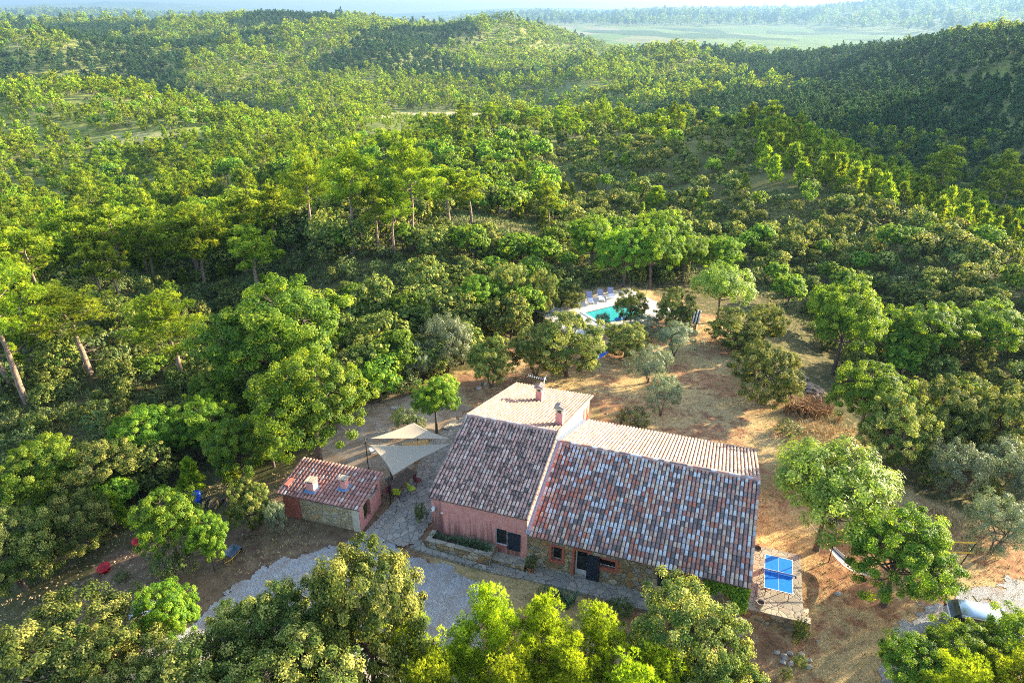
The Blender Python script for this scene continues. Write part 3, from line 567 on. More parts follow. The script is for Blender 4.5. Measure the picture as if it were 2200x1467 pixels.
MIXED = [(0,(.34,.105,.07)),(.09,(.42,.20,.15)),(.24,(.50,.38,.29)),(.40,(.50,.52,.55)),(.58,(.36,.37,.42)),(.66,(.17,.115,.115)),(.80,(.085,.075,.08)),(.89,(.29,.18,.16)),(.97,(.45,.12,.06))]
M['tiles_mixed'] = tile_mat('tiles_mixed', MIXED, .66, 1)
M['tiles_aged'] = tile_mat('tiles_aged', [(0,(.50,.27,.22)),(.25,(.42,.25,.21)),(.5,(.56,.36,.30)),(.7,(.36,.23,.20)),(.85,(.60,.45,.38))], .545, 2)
M['tiles_pale'] = tile_mat('tiles_pale', [(0,(.25,.14,.10)),(.3,(.29,.175,.125)),(.6,(.21,.12,.085)),(.8,(.32,.22,.165))], .66, 3, (.16,.11,.09))  # same tiles as the front, recoloured for the sunlit rear slope
M['tiles_pale_mixed'] = tile_mat('tiles_pale_mixed', [(0,(.25,.135,.10)),(.25,(.30,.22,.18)),(.45,(.31,.28,.27)),(.6,(.26,.17,.13)),(.75,(.18,.10,.08)),(.85,(.18,.17,.19)),(.93,(.33,.26,.21))], .70, 4, (.12,.10,.09))  # mixed tiles again, their colours set for the sunlit side
M['tiles_red'] = tile_mat('tiles_red', [(0,(.44,.19,.14)),(.35,(.36,.14,.10)),(.6,(.50,.27,.22)),(.85,(.28,.13,.11)),(.94,(.60,.50,.42))], .60, 5, (.07,.05,.05))
def stucco():
    t = NT('pink_render'); o = t.obj(); n = t.noise(o, 2.2, 5, .6); n2 = t.noise(o, 30, 3)
    col = t.ramp(n, [(.3, (.55,.215,.185)), (.7, (.66,.32,.28))])
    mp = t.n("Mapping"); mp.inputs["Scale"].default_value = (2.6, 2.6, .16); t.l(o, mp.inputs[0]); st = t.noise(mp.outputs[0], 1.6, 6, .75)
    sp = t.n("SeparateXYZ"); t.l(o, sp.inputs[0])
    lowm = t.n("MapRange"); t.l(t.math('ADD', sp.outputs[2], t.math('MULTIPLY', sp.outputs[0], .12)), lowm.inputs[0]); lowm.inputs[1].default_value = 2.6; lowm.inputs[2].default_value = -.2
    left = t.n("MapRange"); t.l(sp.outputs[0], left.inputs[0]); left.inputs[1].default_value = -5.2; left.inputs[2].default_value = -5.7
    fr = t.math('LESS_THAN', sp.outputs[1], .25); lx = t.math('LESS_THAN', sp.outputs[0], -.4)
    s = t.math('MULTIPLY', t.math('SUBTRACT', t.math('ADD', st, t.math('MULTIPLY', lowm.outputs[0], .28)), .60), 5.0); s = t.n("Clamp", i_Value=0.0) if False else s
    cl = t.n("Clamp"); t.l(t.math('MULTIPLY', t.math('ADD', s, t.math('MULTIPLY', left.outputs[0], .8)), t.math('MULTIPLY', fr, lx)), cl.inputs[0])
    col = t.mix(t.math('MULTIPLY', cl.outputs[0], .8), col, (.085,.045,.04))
    return t.done(t.bsdf(col, .9, t.bump(n2, .25, .01), spec=.1))
M['pink_render'] = stucco()
def stone(name, scale, cols, mortar, mw, bumpd=.03, flat=False, warp=.12):
    t = NT(name); o = t.obj(); wn_ = t.n("TexNoise", i_Scale=scale * .8, i_Detail=2.0); t.l(o, wn_.inputs[0])
    v = t.n("VectorMath", operation='MULTIPLY_ADD'); t.l(wn_.outputs["Color"], v.inputs[0]); v.inputs[1].default_value = (warp * 3, warp * 3, warp * 3); t.l(o, v.inputs[2])
    a = t.n("TexVoronoi", i_Scale=scale); t.l(v.outputs[0], a.inputs[0]); e = t.n("TexVoronoi", feature='DISTANCE_TO_EDGE', i_Scale=scale); t.l(v.outputs[0], e.inputs[0])
    sc = t.n("SeparateColor"); t.l(a.outputs["Color"], sc.inputs[0]); n = t.noise(o, scale * 5, 5, .7)
    col = t.ramp(sc.outputs[0], cols, 'CONSTANT'); col = t.mix(.35, col, t.ramp(n, [(.3, (.12,.10,.08)), (.7, (.6,.52,.42))]), 'SOFT_LIGHT')
    mk = t.ramp(e.outputs["Distance"], [(mw * .6, (1,1,1)), (mw, (0,0,0))]); col = t.mix(mk, col, mortar)
    h = t.math('ADD', t.ramp(e.outputs["Distance"], [(0, (0,0,0)), (mw * 2.2, (1,1,1))]), t.math('MULTIPLY', n, .25 if flat else .6))
    return t.done(t.bsdf(col, .88, t.bump(h, .8, bumpd), spec=.2))
M['rubble_stone'] = stone('rubble_stone', 3.0, [(0,(.34,.25,.14)),(.22,(.26,.215,.15)),(.4,(.42,.33,.21)),(.58,(.30,.28,.25)),(.72,(.38,.21,.10)),(.82,(.22,.17,.11)),(.9,(.48,.42,.33))], (.13,.10,.07), .045)
M['pale_rubble'] = stone('pale_rubble', 3.4, [(0,(.46,.38,.24)),(.25,(.38,.32,.20)),(.5,(.52,.44,.30)),(.7,(.42,.40,.33)),(.88,(.50,.36,.18))], (.22,.18,.12), .04)
M['crazy_paving'] = stone('crazy_paving', 2.5, [(0,(.30,.27,.23)),(.3,(.35,.32,.28)),(.55,(.26,.245,.22)),(.75,(.38,.33,.28)),(.9,(.32,.27,.22))], (.10,.085,.065), .030, .015, True, .10)
M['coping_stone'] = stone('coping_stone', 2.0, [(0,(.36,.32,.25)),(.4,(.42,.38,.30)),(.75,(.30,.27,.22))], (.16,.13,.10), .03, .01, True)
M['frame_red'] = plain('frame_red', (.40,.115,.075), .8); M['dark_shutter'] = plain('dark_shutter', (.018,.026,.045), .45); M['white_frame'] = plain('white_frame', (.62,.64,.68), .4)
M['black_metal'] = plain('black_metal', (.02,.02,.02), .5, .6); M['zinc'] = plain('zinc', (.20,.26,.36), .35, .5); M['mortar'] = plain('mortar', (.34,.20,.165), .9, var=.3, scale=5)
M['cream_trim'] = plain('cream_trim', (.55,.47,.36), .85); M['terracotta'] = plain('terracotta', (.36,.14,.07), .7); M['leaf_blue_flash'] = plain('leaf_blue_flash', (.09,.20,.33), .5)
M['soil'] = plain('soil', (.07,.045,.03), .95); M['concrete'] = plain('concrete', (.34,.33,.30), .9); M['white_plastic'] = plain('white_plastic', (.72,.72,.70), .45)
t = NT('window_glass'); M['window_glass'] = t.done(t.bsdf((.012,.016,.02), .06, spec=.6))
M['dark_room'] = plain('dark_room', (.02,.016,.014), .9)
# ------------------------------------------------------------------ tiled roofs
M['channel_tile'] = plain('channel_tile', (.085,.06,.052), .9, var=.4, scale=6)  # dark colour carries the shade lying between the cover tiles
def tiled(name, u0, u1, vr, zr, ve, ze, m, parent, seed=0, pitch=.33, col=.222, sag=.0, under=True, rake=True):
    """canal tiles from the ridge (vr, zr) down to the eave (ve, ze), between u0 and u1: one mesh"""
    rg = random.Random(seed); mb = MB(); r2 = []
    L = math.hypot(vr - ve, zr - ze); s = (( vr - ve) / L, (zr - ze) / L); sg = 1 if vr > ve else -1; nrm = (-s[1] * sg, s[0] * sg)
    nrm = (-s[1], s[0]) if s[0] > 0 else (s[1], -s[0])
    def P(u, d, h): return (u, ve + s[0] * d + nrm[0] * h, ze + s[1] * d + nrm[1] * h)
    n = max(1, round((u1 - u0) / col)); w = (u1 - u0) / n; rows = int(L / pitch); ph = L / rows
    if under:
        a = [P(u0, 0.03, -.10), P(u1, 0.03, -.10), P(u1, L, -.10), P(u0, L, -.10)]; b = [P(u0, 0.03, -.015), P(u1, 0.03, -.015), P(u1, L, -.015), P(u0, L, -.015)]
        mb.add(a + b, [(0,3,2,1),(4,5,6,7),(0,1,5,4),(1,2,6,5),(2,3,7,6),(3,0,4,7)], 1, .5)
    K = 6
    for i in range(n + 1):
        uc = u0 + i * w
        for j in range(rows):
            x = rg.random(); lat = rg.uniform(-.006, .006); dj = rg.uniform(-.008, .008); lift = rg.uniform(0, .010)
            ra, rb = w * .40, w * .34; d0, d1 = j * ph - .03 + dj, (j + 1) * ph + .05 + dj
            V = []
            for (d, r, h) in ((d0, ra, .052 + lift), (d1, rb, .022)):
                for k in range(K + 1): a = math.pi * k / K; V.append(P(uc + lat + math.cos(a) * r, d, h - .03 + math.sin(a) * r * .92))
            for k in range(K + 1): a = math.pi * k / K; V.append(P(uc + lat + math.cos(a) * (ra - .014), d0, .022 + lift + math.sin(a) * (ra * .92 - .014)))
            F = [(k, k + 1, K + 2 + k, K + 1 + k) for k in range(K)] + [(k, 2 * (K + 1) + k, 2 * (K + 1) + k + 1, k + 1) for k in range(K)]
            mb.add(V, F, 0, x, True)
            if i < n:                                               # the channel tile between two covers
                y = rg.random(); um = uc + w / 2; V = []
                for (d, h) in ((d0 - .02, .030), (d1, .006)):
                    for k in range(5): a = math.pi * k / 4; V.append(P(um + math.cos(a) * w * .42, d, h + .03 - math.sin(a) * .05))
                mb.add(V, [(k, 5 + k, 6 + k, k + 1) for k in range(4)], 2, y, True)
    o = mb.build(name, [M[m], M['mortar'], M['channel_tile']], parent)
    me = o.data; r2 = np.repeat(np.random.default_rng(seed).random(len(me.polygons) // 6 + 1), 6)[:len(me.polygons)]
    a = me.attributes.new("rnd2", 'FLOAT', 'FACE'); a.data.foreach_set("value", r2.astype(np.float32))
    return o
def ridge_caps(u0, u1, v, z, m, parent, seed=3, r=.10):
    rg = random.Random(seed); mb = MB(); n = round((u1 - u0) / .34); w = (u1 - u0) / n; K = 7
    for i in range(n):
        V = []
        for (u, rr) in ((u0 + i * w - .02, r), (u0 + (i + 1) * w + .03, r * .86)):
            for k in range(K + 1): a = math.pi * k / K; V.append((u, v + math.cos(a) * rr * 1.15, z - .05 + math.sin(a) * rr * .8))
        mb.add(V, [(k, K + 1 + k, K + 2 + k, k + 1) for k in range(K)], 0, rg.random(), True)
    mb.box(u0, u1, v - .17, v + .17, z - .12, z - .035, 1)
    o = mb.build("ridge", [M[m], M['mortar']], parent); o.data.attributes.new("rnd2", 'FLOAT', 'FACE'); return o
def wall_x(mb, x0, x1, z0, z1, yf, th, holes, mi=0):
    """a wall along x with its outer face at y=yf, th thick inwards (+y), with rectangular openings (a, b, c, d) = x0, x1, z0, z1"""
    xs = sorted({x0, x1, *[h[0] for h in holes], *[h[1] for h in holes]}); zs = sorted({z0, z1, *[h[2] for h in holes], *[h[3] for h in holes]})
    for i in range(len(xs) - 1):
        for j in range(len(zs) - 1):
            cx, cz = (xs[i] + xs[i + 1]) / 2, (zs[j] + zs[j + 1]) / 2
            if any(h[0] < cx < h[1] and h[2] < cz < h[3] for h in holes): continue
            mb.add([(xs[i], yf, zs[j]), (xs[i + 1], yf, zs[j]), (xs[i + 1], yf, zs[j + 1]), (xs[i], yf, zs[j + 1])], [(0, 1, 2, 3)], mi)
            mb.add([(xs[i], yf + th, zs[j]), (xs[i + 1], yf + th, zs[j]), (xs[i + 1], yf + th, zs[j + 1]), (xs[i], yf + th, zs[j + 1])], [(3, 2, 1, 0)], mi)
    for a, b, c, d in holes:
        q = [(a, c), (b, c), (b, d), (a, d)]
        for k in range(4):
            (xa, za), (xb, zb) = q[k], q[(k + 1) % 4]; mb.add([(xa, yf, za), (xb, yf, zb), (xb, yf + th, zb), (xa, yf + th, za)], [(0, 1, 2, 3)], mi)
    for xa in (x0, x1): mb.add([(xa, yf, z0), (xa, yf + th, z0), (xa, yf + th, z1), (xa, yf, z1)], [(0, 1, 2, 3)], mi)
    mb.add([(x0, yf, z1), (x1, yf, z1), (x1, yf + th, z1), (x0, yf + th, z1)], [(0, 1, 2, 3)], mi)
def extrx(mb, poly, x0, x1, mi=0):
    n = len(poly); mb.add([(x0, y, z) for y, z in poly] + [(x1, y, z) for y, z in poly], [tuple(range(n - 1, -1, -1)), tuple(range(n, 2 * n))] + [(i, (i + 1) % n, n + (i + 1) % n, n + i) for i in range(n)], mi)
# ------------------------------------------------------------------ the farmhouse
HO, HROT = (0.874, 30.612, 0), -R(19.16)
def hw(u, v, z=0): c, s = math.cos(-HROT), math.sin(-HROT); return (HO[0] + u * c + v * s, HO[1] - u * s + v * c, z)
house = empty("farmhouse", HO, HROT)
tag(house, "long pink and stone farmhouse with two staggered canal tile roofs in the garden", "house")
RF, RB, LF, LB = .352, .402, .318, .296                             # roof slopes
def build_house():
    # pink higher wing
    m = MB(); wall_x(m, -6.0, 0.0, -.3, 3.48, 0.0, .32, [(-1.98, -1.22, .96, 2.18)]); m.build("pink_wall", M['pink_render'], house)
    m = MB(); extrx(m, [(.32, -.3), (15.3, -.3), (15.3, 2.62), (6.0, 5.40), (.32, 3.50)], -.32, 0.0); extrx(m, [(.32, -.3), (15.3, -.3), (15.3, 2.62), (6.0, 5.40), (.32, 3.50)], -6.0, -5.68)
    m.box(-5.68, -.32, 15.0, 15.3, -.3, 2.6); m.build("gable_wall", M['pink_render'], house)
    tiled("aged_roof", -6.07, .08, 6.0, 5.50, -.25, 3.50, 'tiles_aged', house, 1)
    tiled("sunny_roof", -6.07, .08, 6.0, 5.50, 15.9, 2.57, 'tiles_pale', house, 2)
    ridge_caps(-6.1, .12, 6.0, 5.57, 'tiles_aged', house, 5)
    # stone lower wing
    holes = [(1.46, 2.08, .80, 1.85), (2.80, 3.62, .02, 1.98), (4.10, 5.16, 1.12, 1.80), (8.42, 9.1, .85, 1.72)]
    m = MB(); wall_x(m, 0.003, 11.95, -.3, 2.58, .003, .36, holes); m.build("stone_wall", M['rubble_stone'], house)
    m = MB(); extrx(m, [(.363, -.6), (13.7, -.6), (13.7, 1.62), (6.1, 4.62), (.363, 2.60)], 11.63, 11.95); m.box(.0, 11.63, 13.4, 13.7, -.3, 1.64); m.build("end_wall", M['pink_render'], house)
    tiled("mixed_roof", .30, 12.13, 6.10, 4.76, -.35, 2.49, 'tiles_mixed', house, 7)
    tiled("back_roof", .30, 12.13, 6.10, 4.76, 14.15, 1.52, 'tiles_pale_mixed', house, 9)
    ridge_caps(.22, 12.16, 6.1, 4.83, 'tiles_mixed', house, 6)
    m = MB()                                                        # zinc valley between the two wings
    for (va, za, vb, zb) in ((-.3, 2.55, 6.1, 4.80), (6.1, 4.80, 13.9, 1.66)):
        m.add([(.01, va, za), (.23, va, za), (.23, vb, zb), (.01, vb, zb), (.01, va, za + .16), (.01, vb, zb + .16), (.03, va, za + .16), (.03, vb, zb + .16)], [(0, 1, 2, 3), (6, 7, 5, 4), (0, 6, 7, 3)])
    m.build("flashing", M['zinc'], house)
    m = MB()                                                        # verge of sunlit-toned tiles along the raised gable
    rg = random.Random(3)
    for (va, za, vb, zb) in ((-.28, 3.53, 6.0, 5.54), (15.9, 2.60, 6.0, 5.54)):
        n = round(math.hypot(vb - va, zb - za) / .34)
        for i in range(n):
            p = [(.06, va + (vb - va) * q / n, za + (zb - za) * q / n + .015) for q in (i - .04, i + 1.1)]; V = []
            for (x, y, z), r_ in zip(p, (.095, .08)):
                for k in range(7): a = math.pi * k / 6; V.append((x + math.cos(a) * r_, y, z + math.sin(a) * r_))
            m.add(V, [(k, k + 1, 8 + k, 7 + k) for k in range(6)] if vb > va else [(k, 7 + k, 8 + k, k + 1) for k in range(6)], 0, rg.random(), True)
    o = m.build("verge", M['tiles_pale'], house); o.data.attributes.new("rnd2", 'FLOAT', 'FACE')
    m = MB(); m.box(-6.0, 0, -.06, 0, 3.36, 3.46); m.box(.05, 11.95, -.08, 0, 2.40, 2.50); m.build("cornice", M['mortar'], house)
    # openings
    def window(x0, x1, z0, z1, yin, mullion=True, w=.06, name="window", nb=0):
        fr = MB(); fr.box(x0, x1, yin, yin + .06, z0, z0 + w); fr.box(x0, x1, yin, yin + .06, z1 - w, z1); fr.box(x0, x0 + w, yin, yin + .06, z0 + w, z1 - w); fr.box(x1 - w, x1, yin, yin + .06, z0 + w, z1 - w)
        o = fr.build(name, M['white_frame'], house)
        g = MB(); g.box(x0 + w, x1 - w, yin + .02, yin + .035, z0 + w, z1 - w); g.build("pane", M['window_glass'], o)
        if nb:
            b = MB(); nn = nb
            for k in range(nn): x = x0 + (x1 - x0) * (k + 1) / (nn + 1); b.tube([(x, yin - .12, z0), (x, yin - .12, z1)], .011, 6)
            b.build("bars", M['black_metal'], o)
        return o
    window(-1.98, -1.22, .96, 2.18, .08)
    m = MB(); m.box(-2.04, -1.16, .14, .2, .9, 2.24); 
    window(1.46, 2.08, .80, 1.85, .22, nb=3); window(4.10, 5.16, 1.12, 1.80, .26, nb=6)
    def surround(x0, x1, z0, z1, b, door=False, name="window_surround"):
        m = MB(); y0, y1 = -.035, .0
        m.box(x0 - b, x1 + b, y0, y1, z1, z1 + b); m.box(x0 - b, x0, y0, y1, z0, z1); m.box(x1, x1 + b, y0, y1, z0, z1)
        if not door: m.box(x0 - b, x1 + b, y0, y1, z0 - b * .9, z0); m.box(x0, x1, y0 - .02, .2, z0 + .002, z0 + .03)
        m.box(x0, x0 + .02, y1, .22, z0 + .03, z1); m.box(x1 - .02, x1, y1, .22, z0 + .03, z1); m.box(x0, x1, y1, .22, z1 - .02, z1 - .001)
        m.build(name, M['frame_red'], house, bevel=.006)
    surround(1.46, 2.08, .80, 1.85, .15); surround(2.80, 3.62, .02, 1.98, .14, True, "door_surround"); surround(4.10, 5.16, 1.12, 1.80, .14)
    m = MB(); m.box(8.36, 9.16, -.035, 0, 1.74, 1.90); m.build("lintel", M['frame_red'], house)
    m = MB(); m.box(-2.02, -1.18, -.03, .0, .90, .955); m.build("sill", M['frame_red'], house)
    d = MB(); d.box(2.84, 2.92, .22, .28, .06, 1.94); d.box(3.50, 3.58, .22, .28, .06, 1.94); d.box(2.92, 3.50, .22, .28, .06, .42); d.box(2.92, 3.50, .22, .28, 1.86, 1.94)
    do = d.build("glass_door", M['white_frame'], house); g = MB(); g.box(2.92, 3.50, .24, .26, .42, 1.86); g.build("pane", M['window_glass'], do)
    h = MB(); h.box(3.52, 3.56, .16, .22, .98, 1.02); h.box(3.46, 3.56, .15, .17, .99, 1.01); h.build("handle", M['white_frame'], do)
    m = MB(); m.box(2.84, 3.58, .02, .5, .0, .05); m.build("threshold", M['coping_stone'], house)
    def shutter(x0, x1, z0, z1, y, z_brace=True, yaw=0):
        m = MB(); n = max(3, round((x1 - x0) / .13)); w = (x1 - x0) / n
        for k in range(n): m.box(x0 + k * w + .004, x0 + (k + 1) * w - .004, y - .035, y - .005, z0, z1)
        hgt = z1 - z0
        for zz in (z0 + .12 * hgt, z0 + .5 * hgt, z0 + .88 * hgt): m.box(x0 + .01, x1 - .01, y - .06, y - .035, zz - .04, zz + .04)
        for za, zb in ((z0 + .16 * hgt, z0 + .46 * hgt), (z0 + .54 * hgt, z0 + .84 * hgt)):
            m.add([(x0 + .05, y - .056, za), (x0 + .13, y - .056, za), (x1 - .05, y - .056, zb), (x1 - .13, y - .056, zb), (x0 + .05, y - .036, za), (x0 + .13, y - .036, za), (x1 - .05, y - .036, zb), (x1 - .13, y - .036, zb)], [(0, 1, 2, 3), (0, 4, 5, 1), (1, 5, 6, 2), (2, 6, 7, 3), (3, 7, 4, 0)])
        o = m.build("shutter", M['dark_shutter'], house); k = MB()
        for zz in (z0 + .12 * hgt, z0 + .5 * hgt, z0 + .88 * hgt): k.box(x0 - .02, x0 + .16, y - .066, y - .06, zz - .012, zz + .012)
        k.box(x1 - .13, x1 - .07, y - .075, y - .06, z0 + .47 * hgt, z0 + .49 * hgt)
        k.build("hinge", M['black_metal'], o); return o
    shutter(-1.20, -.40, .84, 2.12, -.01); shutter(3.55, 4.27, -.0, 1.92, -.04); shutter(7.50, 8.40, .85, 1.72, -.01)
    window(8.42, 9.1, .85, 1.72, .2)
    m = MB(); m.box(-5.93, -5.74, -.16, 0, 2.58, 2.70); m.box(-5.90, -5.77, -.2, -.04, 2.48, 2.58); m.build("flood_lamp", M['white_plastic'], house)
    m = MB(); m.box(-5.40, -5.27, -.025, 0, 2.30, 2.42); m.build("house_plate", M['white_plastic'], house)
    m = MB(); m.tube([(8.95, .0, 2.2), (8.95, -.18, 2.22), (8.95, -.2, 2.14)], .015); m.lathe([(.03, 0), (.09, -.03), (.10, -.12), (.06, -.15)], 10, (8.95, -.2, 2.16)); m.build("wall_lamp", M['black_metal'], house)
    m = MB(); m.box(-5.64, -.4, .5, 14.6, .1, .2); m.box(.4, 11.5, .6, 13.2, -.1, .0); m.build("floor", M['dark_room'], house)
    # small openings of the raised gable above the back roof
    m = MB(); m.box(0, .03, 13.35, 13.75, 1.95, 2.75); m.box(0, .03, 14.3, 14.85, .6, 2.4); m.build("side_door", M['frame_red'], house)
    # chimneys
    def chimney(u, v, w, d, zb, h, shape):
        o = MB(); o.box(u - w / 2, u + w / 2, v - d / 2, v + d / 2, zb - .5, zb + h * .62)
        c = o.build("chimney", M['pink_render'], house)
        p = MB(); z0 = zb + h * .62
        for sx in (-1, 1):
            for sy in (-1, 1): p.box(u + sx * w / 2 - (.1 if sx > 0 else 0), u + sx * w / 2 + (0 if sx > 0 else .1), v + sy * d / 2 - (.1 if sy > 0 else 0), v + sy * d / 2 + (0 if sy > 0 else .1), z0, z0 + h * .18)
        p.box(u - w / 2 - .05, u + w / 2 + .05, v - d / 2 - .05, v + d / 2 + .05, z0 + h * .18, z0 + h * .23); p.build("pot_stand", M['cream_trim'], c)
        k = MB(); k.box(u - w / 2 + .03, u + w / 2 - .03, v - d / 2 + .03, v + d / 2 - .03, z0 - .01, z0 + .01); k.build("flue", M['dark_room'], c)
        q = MB(); z1 = z0 + h * .23
        for s_ in range(2):
            for j in range(4):
                y = v - d / 2 - .08 + (d + .16) * (j + .5) / 4; V = []
                for (x, z) in ((u, z1 + .20), (u + (w / 2 + .12) * (1 if s_ else -1), z1 + .02)):
                    for a_ in range(5): a = math.pi * a_ / 4; V.append((x, y + math.cos(a) * .085, z + math.sin(a) * .06))
                q.add(V, [(i, i + 1, 6 + i, 5 + i) if s_ else (i, 5 + i, 6 + i, i + 1) for i in range(4)], 0, RNG.random(), True)
        q.add([(u - w/2 - .08, v - d/2 - .05, z1), (u + w/2 + .08, v - d/2 - .05, z1), (u, v - d/2 - .05, z1 + .19), (u - w/2 - .08, v + d/2 + .05, z1), (u + w/2 + .08, v + d/2 + .05, z1), (u, v + d/2 + .05, z1 + .19)], [(0, 1, 2), (5, 4, 3), (0, 3, 4, 1), (0, 2, 5, 3), (1, 4, 5, 2)], 0, .3)
        oo = q.build("chimney_cap", M['tiles_pale_mixed'], c); oo.data.attributes.new("rnd2", 'FLOAT', 'FACE'); return c
    chimney(-3.05, 12.2, .46, .5, 3.75, 1.25, 0); chimney(-.26, 7.5, .48, .5, 5.15, 1.45, 1)
    a = MB(); bx, by, bz = -2.95, 13.0, 3.5                          # rake aerial on its mast behind the first chimney
    a.tube([(bx, by, bz - .2), (bx, by, bz + 1.75)], .022, 6); y = by
    a.tube([(bx - 1.25, y, bz + 1.62), (bx + .18, y, bz + 1.52)], .012, 5)
    for k in range(9):
        x = bx - 1.2 + k * .16
        for s_ in (-1, 1): a.tube([(x, y, bz + 1.61 - k * .011), (x - .05, y + s_ * .16, bz + 1.70 - k * .011)], .007, 4); a.tube([(x, y, bz + 1.61 - k * .011), (x - .05, y + s_ * .14, bz + 1.52 - k * .011)], .007, 4)
    a.add([(bx - .02, y - .25, bz + 1.3), (bx - .02, y + .25, bz + 1.3), (bx + .1, y + .25, bz + 1.8), (bx + .1, y - .25, bz + 1.8)], [(0, 1, 2, 3)])
    a.build("aerial", plain('aluminium', (.55,.56,.58), .4, .7), house)
build_house()
# ------------------------------------------------------------------ surfaces laid on the ground
def g1(x, y): return float(hz(np.array([float(x)]), np.array([float(y)]))[0])
def drape(name, poly, m, lift, step, warp, label, thick=.0):
    poly = np.array(poly, float); x0, y0 = poly.min(0) - 1; x1, y1 = poly.max(0) + 1
    X, Y = np.meshgrid(np.arange(x0, x1, step), np.arange(y0, y1, step)); n, k = X.shape
    cx = X[:-1, :-1] + step / 2; cy = Y[:-1, :-1] + step / 2
    wx = cx + warp * (vnoise(cx * 1.1, cy * 1.1, 31) + .6 * vnoise(cx * 3.7, cy * 3.7, 32)); wy = cy + warp * (vnoise(cx * 1.1, cy * 1.1, 33) + .6 * vnoise(cx * 3.7, cy * 3.7, 34))
    ins = inside(poly, wx.ravel(), wy.ravel()).reshape(cx.shape); i = np.arange(n * k).reshape(n, k)
    Q = np.stack([i[:-1, :-1], i[:-1, 1:], i[1:, 1:], i[1:, :-1]], -1)[ins]; used = np.unique(Q); remap = np.zeros(n * k, int); remap[used] = np.arange(len(used))
    V = np.stack([X.ravel()[used], Y.ravel()[used], hz(X.ravel()[used], Y.ravel()[used]) + lift], -1)
    return tag(link(name, np_mesh(name, V, [remap[Q]], [m], smooth=True)), label, kind='structure')
t = NT('gravel'); p = t.pos(); n = t.noise(p, 26, 3, .8); n2 = t.noise(p, 1.1, 5, .7); vg = t.n("TexVoronoi", i_Scale=22.0); t.l(p, vg.inputs[0])
sc_ = t.n("SeparateColor"); t.l(vg.outputs["Color"], sc_.inputs[0])
c = t.mix(t.ramp(n2, [(.45, (0,0,0)), (.72, (.75,.75,.75))]), t.ramp(sc_.outputs[0], [(0, (.20,.198,.195)), (.5, (.30,.295,.285)), (1, (.44,.43,.41))]), (.24,.17,.12))
M['gravel'] = t.done(t.bsdf(c, .9, t.bump(vg.outputs["Distance"], .7, .02), spec=.15))
GRAVEL = [(-22,19),(-20.5,22.6),(-17.3,26.6),(-15.6,30.0),(-13.2,31.0),(-11.3,32.2),(-9.0,32.9),(-7.0,32.0),(-5.9,31.0),(-3.8,30.1),(-2.1,28.9),(-1.2,27.6),(-1.6,25.6),(-1.4,22),(-1.0,17),(-9,17),(-16,17)]
drape('gravel_drive', GRAVEL, M['gravel'], .03, .12, .45, 'pale grey gravel drive curving up to the house front')
PATH = [(-9.25,32.7),(-8.75,33.9),(-8.0,35.6),(-7.0,37.8),(-6.55,40.6),(-6.0,42.8),(-5.4,44.0),(-4.7,45.2),(-3.0,47.5),(-1.0,47.0),(-2.0,44.5),(-2.6,40),(-4.0,36.6),(-5.2,33.8),(-5.7,32.2),(-6.5,31.9),(-7.6,32.3)]
drape('stone_path', PATH, M['crazy_paving'], .06, .10, .12, 'crazy paved stone path running up beside the pink gable')
t = NT('patio_gravel'); p = t.pos(); n = t.noise(p, 20, 4, .8); n2 = t.noise(p, .9, 5, .7)
c = t.mix(t.ramp(n2, [(.42, (0,0,0)), (.6, (1,1,1))]), t.ramp(n, [(.3, (.22,.175,.125)), (.7, (.38,.31,.23))]), t.ramp(n, [(.3, (.16,.105,.065)), (.7, (.28,.20,.13))]))
M['patio_gravel'] = t.done(t.bsdf(c, .92, t.bump(n, .6, .02), spec=.1))
PATIO = [(-14.5,41.5),(-12,38.4),(-9.3,37.2),(-8.2,36.2),(-7.1,38),(-6.7,41),(-6.1,43),(-5.2,45),(-3.2,48),(-7.5,50.5),(-11,51.5),(-14,47)]
drape('patio', PATIO, M['patio_gravel'], .025, .15, .4, 'tan gravel patio under the shade sails')
drape('garden_track', [(17.8,22),(19.5,25),(21.5,27.0),(24,28.2),(28,29.5),(36,30),(36,26),(28,25),(24,24),(21,20)], M['gravel'], .02, .11, .7, 'rough grey stony track under the parked car')
# ------------------------------------------------------------------ stonework round the house (house coordinates)
def hthing(name, label, cat, u=0, v=0, z=0, group=None, rot=0):
    x, y, _ = hw(u, v); return tag(empty(name, (x, y, z), HROT + rot), label, cat, group)
def onmesh(o, label, cat, group=None): return tag(o, label, cat, group)
pl = hthing('stone_planter', 'long raised rubble stone planter with flagstone rim against the pink wall', 'planter', -3.95, -.5, 0)
m = MB(); w = 2.02; m.box(-w, w, -.48, -.28, -.1, .88); m.box(-w, -w + .2, -.28, .47, -.1, .88); m.box(w - .2, w, -.28, .47, -.1, .88); m.build('wall', M['rubble_stone'], pl)
m = MB(); m.box(-w - .04, w + .04, -.53, -.24, .882, .95); m.box(-w - .04, -w + .25, -.238, .47, .882, .95); m.box(w - .25, w + .04, -.238, .47, .882, .95); m.build('rim', M['coping_stone'], pl, bevel=.015)
m = MB(); m.box(-w + .2, w - .2, -.28, .47, .3, .80); m.build('soil', M['soil'], pl)
s = hthing('stone_step', 'broad flagstone step block below the white window', 'step', -.95, -.33, 0)
m = MB(); m.box(-.97, .98, -.33, .32, -.1, .40); m.build('base', M['rubble_stone'], s); m = MB(); m.box(-1.0, 1.0, -.37, .32, .402, .46); m.build('tread', M['coping_stone'], s, bevel=.012)
m = MB(); m.prism([(-6.95,-1.3),(-5.5,-1.42),(-3.9,-1.4),(-1.4,-1.38),(.15,-1.28),(.15,-.70),(-1.92,-.70),(-1.92,-1.04),(-6.0,-1.04),(-6.6,-.5)], -.4, [.34,.33,.27,.16,.10,.10,.18,.22,.40,.40])
